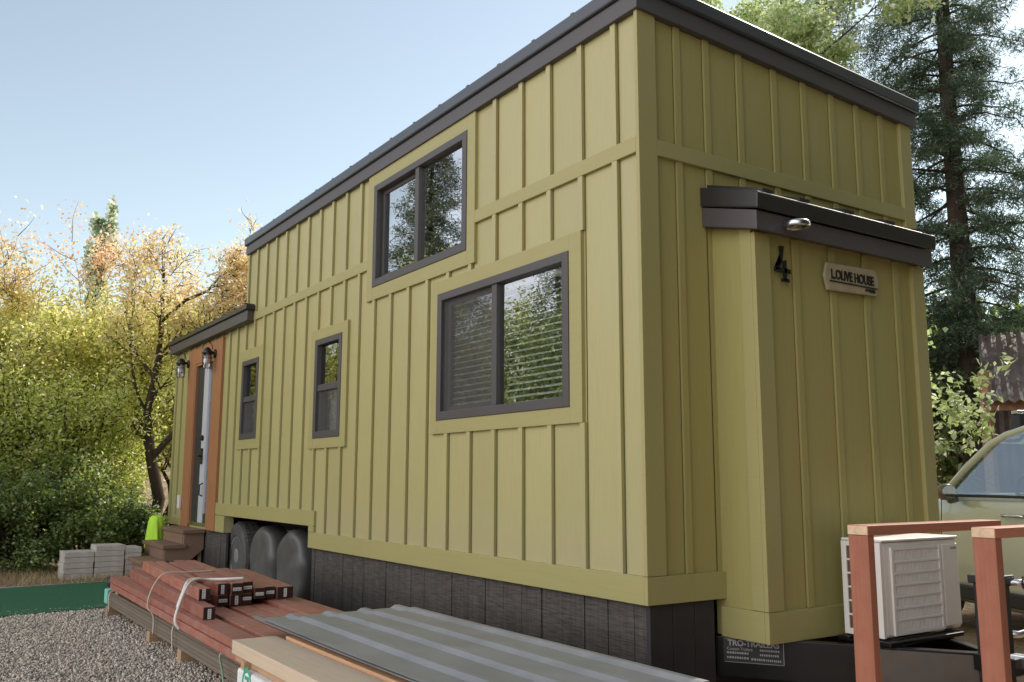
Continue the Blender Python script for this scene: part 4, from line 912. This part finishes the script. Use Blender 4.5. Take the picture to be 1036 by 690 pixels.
# door seams, handle
dr = MB()
def sidex(z): return -.889 if z < .8 else -.889 + .045 * (z - .8) / .3
for y in (.98, -.12): dr.tube([(-.868, y, 1.085), (-.888, y, .80), (-.893, y, .50), (-.885, y + (.0), .36)], .0035, 5)
dr.tube([(-.885, -.12, .37), (-.884, -.06, .315), (-.884, .4, .305), (-.884, .9, .315), (-.885, .98, .37)], .0035, 5); dr.build('door_seam', M['cartrim'], car)
hn = MB().tube([(-.885, .03, .955), (-.925, .01, .962), (-.925, -.13 + .26, .966), (-.885, .17, .965)], .013, 8); hn = MB().tube([(-.875, .20, .955), (-.918, .17, .96), (-.922, .07, .963), (-.918, -.01, .962), (-.875, -.04, .957)], .0145, 8)
hn.build('door_handle', M['chrome'], car, 0, True)
MB().bar((-.893, 1.2, .34), (-.893, -1.2, .34), .03, .11).build('sill_trim', M['cartrim'], car, .01)
# roof rack
rk = MB()
for y, zq in ((.26, 1.735), (-.85, 1.775)): rk.box(-.68, .68, y - .035, y + .035, zq, zq + .028)
rk.build('roof_bar', M['chrome'], car, .006)
for y, zq in ((.26, 1.735), (-.85, 1.775)):
    for s_ in (-1, 1): fixnormals(MB().prism([(s_ * .66, y - .06, zq - .13), (s_ * .66, y + .06, zq - .13), (s_ * .64, y + .04, zq), (s_ * .64, y - .04, zq)], (-.03, 0, 0), (.03, 0, 0)).build('rack_foot', M['cartrim'], car, .006))
for s_ in (-1, 1):
    for y in (1.32, -1.28):
        wl = MB().lathe((s_ * .68, y, .335), (s_, 0, 0), [(.2, 0), (.31, 0), (.335, .03), (.335, .17), (.31, .20), (.21, .195)], 30).build('wheel', M['rubber'], car)
        MB().lathe((s_ * .70, y, .335), (s_, 0, 0), [(.2, 0), (.205, .165), (.12, .14), (.04, .16)], 24).build('rim', M['rim'], wl)
for s_ in (-1, 1): MB().lathe((s_ * .58, 1.93, .78), (s_ * .2, 1, .15), [(.12, -.05), (.11, .02), (.05, .05)], 16).build('headlight', M['carglass'], car)

# ------------------------------------------------------------------ shed
SH = thing('old_shed', 'old open shed with rusty corrugated roof behind the parked car', 'shed', (13.5, 5.2, 0))
def corr(mb, o_, along, across, n_, amp, up):
    o_, along, across, up = map(Vector, (o_, along, across, up)); m_ = n_ * 4
    for i in range(2):
        for k in range(m_ + 1): mb.v.append(tuple(o_ + along * i + across * (k / m_) + up * (amp * math.sin(k * math.pi / 2))))
    b_ = len(mb.v) - 2 * (m_ + 1)
    for k in range(m_): mb.f.append((b_ + k, b_ + k + 1, b_ + m_ + 2 + k, b_ + m_ + 1 + k))
# frame axes: u runs right across the view, v runs away
u = Vector((.485, -.875, 0)).normalized(); vv_ = Vector((u.y * -1, u.x, 0)); p0 = Vector((12.55, 5.1, 0))
mb = MB(); corr(mb, p0 + u * -.05 - vv_ * .3 + Vector((0, 0, 2.55)), vv_ * 2.4 + Vector((0, 0, 1.5)), u * 5.2, 30, .03, (0, 0, 1)); so_ = mb.build('roof', M['rust'], SH); md = so_.modifiers.new('s', 'SOLIDIFY'); md.thickness = .006
mb = MB(); corr(mb, p0 + vv_ * 2.4 + Vector((0, 0, 0)), Vector((0, 0, 3.0)), u * 5.0, 30, .02, vv_); mb.build('wall', M['rust'], SH)
for q_ in (0, 2.4, 4.8): MB().bar(p0 + u * q_ + Vector((0, 0, 0)), p0 + u * q_ + Vector((0, 0, 3.1 if q_ == 0 else 2.6)), .17, .15, (1, 0, 0)).build('post', M['barwood'], SH, .01)
MB().bar(p0 + Vector((0, 0, 2.5)), p0 + u * 5 + Vector((0, 0, 2.5)), .1, .18).build('beam', M['barwood'], SH, .01)

# ------------------------------------------------------------------ vegetation
def leaves(rg_, C, size, flat=.5, aspect=.55, bend=.25):
    n = len(C); nr = rg_.normal(size=(n, 3)); nr[:, 2] = np.abs(nr[:, 2]) + flat; nr /= np.linalg.norm(nr, axis=1, keepdims=True)
    t = rg_.normal(size=(n, 3)); t -= nr * (t * nr).sum(1, keepdims=True); t /= np.linalg.norm(t, axis=1, keepdims=True); b = np.cross(nr, t)
    s = size * rg_.uniform(.6, 1.35, (n, 1)); t = t * s; b = b * s * aspect; dn = nr * s * bend
    V = np.stack([C - t - dn * .6, C + b - t * .1, C + t - dn, C - b - t * .1], 1); return V.reshape(-1, 3), np.arange(n * 4).reshape(n, 4)
class Grow:
    def __init__(s, seed): s.r = random.Random(seed); s.mb = MB(); s.tw = []
    def branch(s, p, d, ln, rad, lev, maxlev, kids, up=.12, wob=.18, spread=(.55, 1.0), shrink=.62, leafy=1):
        r = s.r; n = 5; pts = [Vector(p)]; d = Vector(d).normalized(); rads = [rad]; w0 = .3 if lev == 0 else 1
        for i in range(n):
            d = (d + Vector((r.gauss(0, wob * w0), r.gauss(0, wob * w0), r.gauss(0, wob) + up))).normalized(); pts.append(pts[-1] + d * ln / n); rads.append(rad * (1 - .75 * (i + 1) / n))
        if rad > .004: s.mb.tube(pts, rads, 7 if lev == 0 else 5, cap=False)
        if lev >= maxlev - leafy + 1: s.tw.append(pts)
        if lev < maxlev:
            for k in range(kids[lev]):
                t = r.uniform(.3 if lev else .28, 1.0) * n; i = min(int(t), n - 1); q = pts[i].lerp(pts[i + 1], t - i); dd = (pts[i + 1] - pts[i]).normalized()
                ang = r.uniform(*spread); az_ = r.uniform(0, 2 * math.pi); o1 = dd.orthogonal().normalized(); o2 = dd.cross(o1)
                nd = dd * math.cos(ang) + (o1 * math.cos(az_) + o2 * math.sin(az_)) * math.sin(ang)
                s.branch(q, nd, ln * shrink * r.uniform(.7, 1.2), max(.006, rads[i] * .6), lev + 1, maxlev, kids, up, wob, spread, shrink, leafy)
def leaf_points(rg_, twigs, n, sig, keep=None):
    idx = rg_.integers(0, len(twigs), n); A_ = np.array([[tuple(p) for p in t] for t in twigs]); k = A_.shape[1] - 1
    t = rg_.uniform(.15, 1, n) * k; i = np.minimum(t.astype(int), k - 1); f = (t - i)[:, None]
    P = A_[idx, i] * (1 - f) + A_[idx, i + 1] * f
    return P + rg_.normal(0, sig, (n, 3))
def decid(name, label, cat, loc, H_, mat, seed, nleaf=24000, lsize=.07, kids=(9, 6, 5), lean=(0, 0, 1), trunk=.10, first=.5, sig=.10, up=.10, spread=(.5, 1.0), stems=1, bark='bark', group=None, maxlev=3, shrink=.6, flat=.3, aspect=.55, zmin=None, cone=0, limbs=None):
    t = thing(name, label, cat, loc, group); g = Grow(seed); rg_ = np.random.default_rng(seed)
    for pts, rads, nk in (limbs or []):
        pts = [Vector(p) for p in pts]; g.mb.tube(pts, rads, 7, False)
        for k in range(nk):
            q = g.r.uniform(.25, 1) * (len(pts) - 1); i = min(int(q), len(pts) - 2); dd = (pts[i + 1] - pts[i]).normalized(); o1 = dd.orthogonal().normalized(); o2 = dd.cross(o1); az_ = g.r.uniform(0, 6.28); an = g.r.uniform(.4, .95)
            g.branch(pts[i].lerp(pts[i + 1], q - i), dd * math.cos(an) + (o1 * math.cos(az_) + o2 * math.sin(az_)) * math.sin(an), g.r.uniform(.4, .8), max(.008, rads[i] * .5), 1, maxlev, kids, up, .16, spread, shrink, 2)
    for s_ in range(0 if limbs else stems):
        a = 2 * math.pi * s_ / max(stems, 1) + seed; d = Vector(lean) + (Vector((math.cos(a), math.sin(a), 0)) * (.35 + .3 * g.r.random()) if stems > 1 else Vector((0, 0, 0)))
        g.branch((0, 0, -.05), d, H_ * first * (1 if stems == 1 else g.r.uniform(.75, 1.1)), trunk, 0, maxlev, kids, up, .16, spread, shrink, 2)
    C_ = leaf_points(rg_, g.tw, nleaf, sig); C_ = C_[C_[:, 2] > (.05 if zmin is None else zmin)]
    mxz = np.percentile(C_[:, 2], 99.5); sc = H_ / mxz          # fit the height
    if limbs: sc = 1
    if cone:
        fz = np.clip(1.05 - cone * C_[:, 2:3] / mxz, .12, 1.1); C_[:, :2] *= fz
        g.mb.v = [(p[0] * max(.12, 1.05 - cone * p[2] / mxz), p[1] * max(.12, 1.05 - cone * p[2] / mxz), p[2]) for p in g.mb.v]
    g.mb.v = [(p[0] * sc, p[1] * sc, p[2] * sc) for p in g.mb.v]; C_ = C_ * sc
    o_ = ORG[t.name]; g.mb.v = [tuple(Vector(p) + o_) for p in g.mb.v]
    g.mb.build('trunk' if stems == 1 else 'stem', M[bark], t, 0, True)
    V, F = leaves(rg_, C_, lsize, flat, aspect); np_mesh('crown', V, F, mat, t)
    return t
def conifer(name, label, cat, loc, H_, rad, mat, seed, nbr=150, zlo=2.5, trunk=.26, needles=42, group=None, csig=.12, nl=.062, power=.6):
    t = thing(name, label, cat, loc, group); r = random.Random(seed); rg_ = np.random.default_rng(seed); mb = MB(); cl_ = []
    tp_ = [Vector((.04 * math.sin(i * 1.3), .04 * math.cos(i), H_ * i / 14)) for i in range(15)]; mb.tube(tp_, [trunk * (1 - i / 14.5) ** .8 for i in range(15)], 10, False)
    for k in range(nbr):
        z = zlo + (H_ - zlo) * (k + r.random()) / nbr; f = (z - zlo) / (H_ - zlo); ln = rad * ((1 - f) ** power) * r.uniform(.55, 1.15) * (.75 + .25 * min(1, f * 5)) + .15
        a = k * 2.4 + r.uniform(-.5, .5); up0 = r.uniform(-.1, .45); pts = []; rads = []
        for i in range(7):
            s_ = i / 6; pts.append(Vector((math.cos(a + .15 * s_) * ln * s_, math.sin(a + .15 * s_) * ln * s_, z + ln * (up0 * s_ - .55 * s_ * s_ * r.uniform(.7, 1.1))))); rads.append(max(.006, trunk * .16 * (1 - f * .6) * (1 - s_ * .8)))
        mb.tube(pts, rads, 4, False)
        nc = max(3, int(ln * 6))
        for j in range(nc):
            s_ = r.uniform(.22, 1.02) * 6; i = min(int(s_), 5); p = pts[i].lerp(pts[i + 1], s_ - i); w_ = .22 * ln * (1 - .5 * s_ / 6)
            cl_.append((p.x + r.gauss(0, w_ * .7), p.y + r.gauss(0, w_ * .7), p.z + r.gauss(-.05, .10)))
    cl_ = np.array(cl_); C_ = np.repeat(cl_, needles, 0) + rg_.normal(0, 1, (len(cl_) * needles, 3)) * np.array([csig, csig, csig * .75])
    o_ = ORG[t.name]; mb.v = [tuple(Vector(p) + o_) for p in mb.v]; mb.build('trunk', M['bark'], t, 0, True)
    V, F = leaves(rg_, C_, nl, .1, .16, .35); np_mesh('crown', V, F, mat, t); return t

ML = {}
ML['autumn'] = leaf_mat('autumn_leaf', [(0, (.26, .31, .07)), (.4, (.50, .52, .15)), (.75, (.68, .62, .24)), (1, (.80, .74, .42))], .6, (3.7, 4.95, [(0, (.60, .39, .22)), (.45, (.74, .53, .33)), (.8, (.80, .64, .44)), (1, (.76, .42, .32))]), .08)
ML['yellowgreen'] = leaf_mat('yellow_green_leaf', [(0, (.24, .32, .06)), (.4, (.48, .54, .14)), (.8, (.66, .65, .24)), (1, (.80, .76, .44))], .6, None, .08)
ML['gold'] = leaf_mat('golden_leaf', [(0, (.26, .32, .08)), (.5, (.52, .54, .17)), (1, (.78, .70, .36))], .6, (2.7, 3.9, [(0, (.60, .50, .27)), (.4, (.74, .62, .37)), (.8, (.80, .70, .47)), (1, (.76, .50, .38))]), .08)
ML['silver'] = leaf_mat('silver_green_leaf', [(0, (.20, .28, .15)), (.35, (.38, .46, .28)), (.65, (.72, .75, .62)), (.93, (.82, .84, .78)), (1, (.75, .38, .32))], .66, None, .12)
ML['dark'] = leaf_mat('dark_green_leaf', [(0, (0.081, 0.135, 0.034)), (.45, (0.149, 0.216, 0.054)), (.85, (0.270, 0.338, 0.095)), (1, (0.608, 0.621, 0.270))], .52, None, .08) if True else leaf_mat('x', [(0, (0.063, 0.105, 0.027)), (.5, (0.128, 0.182, 0.049)), (.85, (0.238, 0.292, 0.082)), (1, (0.547, 0.566, 0.219))], .35, None, .1)
ML['mid'] = leaf_mat('mid_green_leaf', [(0, (0.109, 0.163, 0.036)), (.5, (0.219, 0.292, 0.073)), (.85, (0.383, 0.437, 0.128)), (1, (0.765, 0.729, 0.311))], .52, None, .1)
ML['fresh'] = leaf_mat('fresh_green_leaf', [(0, (.24, .32, .11)), (.5, (.42, .50, .20)), (1, (.72, .74, .48))], .52, None, .16)
ML['warm'] = leaf_mat('brown_warm_bounce_needles', [(0, (.08, .058, .02)), (.5, (.14, .10, .035)), (1, (.22, .16, .06))], .3)  # needle colour warmed so the added trees bounce warm light
ML['needle'] = leaf_mat('blue_green_needles', [(0, (.035, .068, .036)), (.5, (.068, .115, .064)), (.9, (.13, .18, .10)), (1, (.26, .23, .12))], .3, None, .06)
ML['needle2'] = leaf_mat('olive_green_needles', [(0, (.035, .055, .025)), (.5, (.07, .10, .045)), (1, (.17, .17, .08))], .28, None, .1)

TG_ = 'autumn trees at the left behind the yard'
decid('autumn_tree', 'orange topped yellow green tree at the left edge of the picture', 'tree', (-1.85, 13.2, 0), 5.1, ML['autumn'], 11, 85000, .033, (10, 6, 5), stems=3, trunk=.07, sig=.10, group=TG_)
decid('autumn_tree', 'yellow green tree with orange top beside the pale tall tree', 'tree', (-.75, 13.9, 0), 4.7, ML['autumn'], 12, 75000, .033, (10, 6, 5), stems=2, trunk=.07, sig=.10, group=TG_)
decid('poplar_tree', 'tall narrow pale silvery tree rising above the left trees', 'tree', (-.5, 15.3, 0), 6.45, ML['silver'], 23, 8000, .045, (30, 6, 3), first=.95, trunk=.08, sig=.08, up=.30, spread=(.35, .7), shrink=.24, flat=0, aspect=.8, group=TG_, cone=.55)
ul = Vector((.83, -.55, 0))
def lp(*uz): return [tuple(ul * u_ + Vector((.04 * math.sin(3 * z_), .1 * math.sin(2 * z_), z_))) for u_, z_ in uz]
decid('golden_tree', 'thin branched golden tree with dark forked trunk next to the house', 'tree', (-.1, 10.95, 0), 5.2, ML['gold'], 35, 12500, .031, (8, 5, 3), sig=.09, group=TG_, zmin=2.3, shrink=.55, limbs=[
    (lp((.0, -.05), (.10, .5), (.20, .9), (.07, 1.55), (-.10, 2.2), (-.02, 2.8), (.12, 3.4), (.10, 4.1), (.05, 4.45)), [.10, .095, .09, .08, .06, .05, .038, .022, .012], 12),
    (lp((.07, 1.5), (.38, 1.9), (.45, 2.4), (.62, 3.1), (.85, 3.5), (1.25, 3.8)), [.055, .045, .04, .03, .02, .012], 9),
    (lp((.12, 3.6), (.48, 3.95), (.8, 4.1), (.92, 4.3), (1.25, 4.35)), [.03, .026, .022, .018, .01], 10),
    (lp((-.02, 2.7), (-.3, 3.1), (-.45, 3.8), (-.4, 4.5)), [.03, .025, .018, .01], 5),
    (lp((.6, 3.0), (1.0, 3.3), (1.5, 3.6), (1.8, 4.1)), [.024, .02, .016, .01], 8)])
decid('yellow_tree', 'loose yellow green tree behind the forked dark trunk', 'tree', (.7, 14.2, 0), 4.4, ML['yellowgreen'], 41, 42000, .032, (10, 6, 4), stems=2, trunk=.08, sig=.13, group=TG_)
decid('yellow_tree', 'yellow green tree low between orange and silvery trees', 'tree', (-1.1, 12.0, 0), 3.2, ML['yellowgreen'], 44, 40000, .031, (9, 6, 5), stems=4, trunk=.05, sig=.11, group=TG_)
decid('autumn_tree', 'autumn tree just outside the left edge of the picture', 'tree', (-4.2, 13.5, 0), 5.0, ML['autumn'], 15, 40000, .04, (10, 6, 5), stems=3, trunk=.09, sig=.14, group=TG_)
BG = 'green bushes behind the concrete slabs'
for i, (x, y, h, ky, sd_, lb) in enumerate([(-2.6, 10.6, 1.5, 'mid', 51, 'mid green bush at the left edge behind the turf mat'), (-1.75, 10.3, 1.5, 'dark', 52, 'dark green bush behind the left slab stack'), (-1.0, 10.5, 1.4, 'mid', 53, 'mid green bush behind the middle slab stack'), (-.55, 10.2, 1.0, 'dark', 54, 'dark green bush between slabs and wooden steps'),
        (.9, 11.6, 1.0, 'dark', 55, 'dark green bush just behind the far house corner'), (-2.2, 11.8, 2.3, 'yellowgreen', 56, 'tall yellow green bush behind the mid green ones'), (-1.0, 12.2, 2.1, 'yellowgreen', 57, 'tall yellow green bush under the forked trunk'), (-3.6, 10.9, 1.6, 'mid', 58, 'mid green bush outside the left edge of the picture')]):
    decid('bush', lb, 'bush', (x, y, 0), h, ML[ky], sd_, (20000 if h > 2 else 20000), .027, (6, 4, 4), stems=6, trunk=.025, sig=.06, up=.06, first=.6, spread=(.6, 1.2), group=BG)
# right side
conifer('conifer_tree', 'tall dark blue green conifer with bare dark trunk at the right', 'tree', (15.6, 7.1, 0), 19, 2.15, ML['needle'], 61, 185, 3.0, .28, 110, 'conifers behind the house', power=.42)
conifer('conifer_tree', 'dark conifer behind the maple above the roof', 'tree', (16.2, 10.6, 0), 15.5, 1.9, ML['needle2'], 62, 150, 3.0, .25, 60, 'conifers behind the house')
conifer('conifer_tree', 'conifer past the right edge of the picture', 'tree', (19.5, 4.2, 0), 17, 2.3, ML['needle'], 63, 150, 3.0, .25, 36, 'conifers behind the house')
decid('maple_tree', 'light green leafy maple showing above the dark roof edge', 'tree', (10.75, 6.95, 0), 13.0, ML['fresh'], 71, 70000, .055, (26, 6, 4), first=.85, trunk=.16, sig=.15, shrink=.31, up=.14, spread=(.5, .95))
decid('maple_sapling', 'slim sapling with bright green leaves beside the house corner', 'tree', (8.0, 3.15, 0), 3.3, ML['fresh'], 72, 700, .055, (6, 3, 3), first=.8, trunk=.025, sig=.07, spread=(.7, 1.2), zmin=2.2)
BR = 'green undergrowth behind the parked car'
for x, y, h, ky, sd_, lb in [(12.2, 7.35, 2.2, 'yellowgreen', 81, 'bright green bush between house corner and rusty shed post'), (15.5, 9.2, 5.0, 'dark', 82, 'dark leafy tree behind the bright green bush'), (18.5, 7.6, 5.5, 'dark', 83, 'dark leafy tree behind the rusty shed roof'), (17.8, 11.2, 6.5, 'mid', 84, 'mid green tree behind the house, right of the maple'), (20.5, 5.5, 5.0, 'dark', 85, 'dark leafy tree right of the shed')]:
    decid('bush' if h < 3 else 'leafy_tree', lb, 'bush' if h < 3 else 'tree', (x, y, 0), h, ML[ky], sd_, (5200 if h < 3 else 17000), (.042 if h < 3 else .035 + .013 * h), (9, 6, 4), stems=5 if h < 3 else 3, trunk=.03 * h / 2, sig=.05 * h / 1.5, first=.55, group=BR)
# trees across the yard that the windows mirror
RG = 'trees across the yard mirrored in the windows'
conifer('conifer_tree', 'tall conifer across the yard, mirrored in the loft window', 'tree', (-8.6, 18.3, 0), 11.0, 2.5, ML['needle2'], 91, 170, 1.0, .22, 80, RG)
decid('leafy_tree', 'yellow green tree across the yard, mirrored in the loft window', 'tree', (-9.2, 16.0, 0), 6.6, ML['yellowgreen'], 92, 60000, .045, (10, 6, 5), stems=2, trunk=.1, sig=.16, group=RG)
decid('leafy_tree', 'green tree across the yard, mirrored in the large window', 'tree', (-8.6, 11.7, 0), 5.2, ML['mid'], 93, 30000, .05, (10, 6, 5), stems=3, trunk=.1, sig=.16, group=RG)
conifer('conifer_tree', 'dark conifer across the yard, mirrored in the large window', 'tree', (-10.0, 14.2, 0), 7.5, 1.7, ML['needle'], 95, 100, .8, .18, 36, RG)
decid('leafy_tree', 'green tree across the yard, mirrored in the middle narrow window', 'tree', (-8.6, 24.0, 0), 6.4, ML['mid'], 94, 40000, .06, (10, 6, 5), stems=3, trunk=.1, sig=.17, group=RG)
decid('leafy_tree', 'bright green tree far across the yard, mirrored in the farthest window', 'tree', (-8.6, 32.0, 0), 7.5, ML['yellowgreen'], 96, 40000, .07, (10, 6, 5), stems=3, trunk=.1, sig=.2, group=RG)
RS_ = 'unseen trees added right of the trailer to cast shade'  # added out of view to shade the ground before the end wall
for x, y, h, sd_, w_ in [(9.5, -5.6, 9, 111, 'nearer'), (9.0, -9.5, 10, 112, 'farther')]:
    decid('leafy_tree', f'unseen leafy tree added right of the trailer to shade the ground, {w_} one', 'tree', (x, y, 0), h, ML['mid'], sd_, 26000, .14, (10, 6, 5), stems=2, trunk=.14, sig=.22, group=RS_)
RB = 'unseen trees added behind the photographer to darken the end wall'  # added out of view to keep sky light off the end wall
for x, y, h, sd_, w_ in [(-1.0, -11.0, 14, 101, 'leftmost'), (2.5, -9.5, 15, 102, 'second from the left'), (6.0, -8.8, 15, 103, 'third from the left'), (10.5, -8.5, 14, 104, 'right'), (4.5, -15.5, 17, 105, 'tallest')]:
    conifer('conifer_tree', f'unseen added conifer blocking sky behind the photographer, {w_} of the row', 'tree', (x, y, 0), h, 3.6, ML['warm'], sd_, 120, .6, .26, 34, RB, csig=.30, nl=.28)
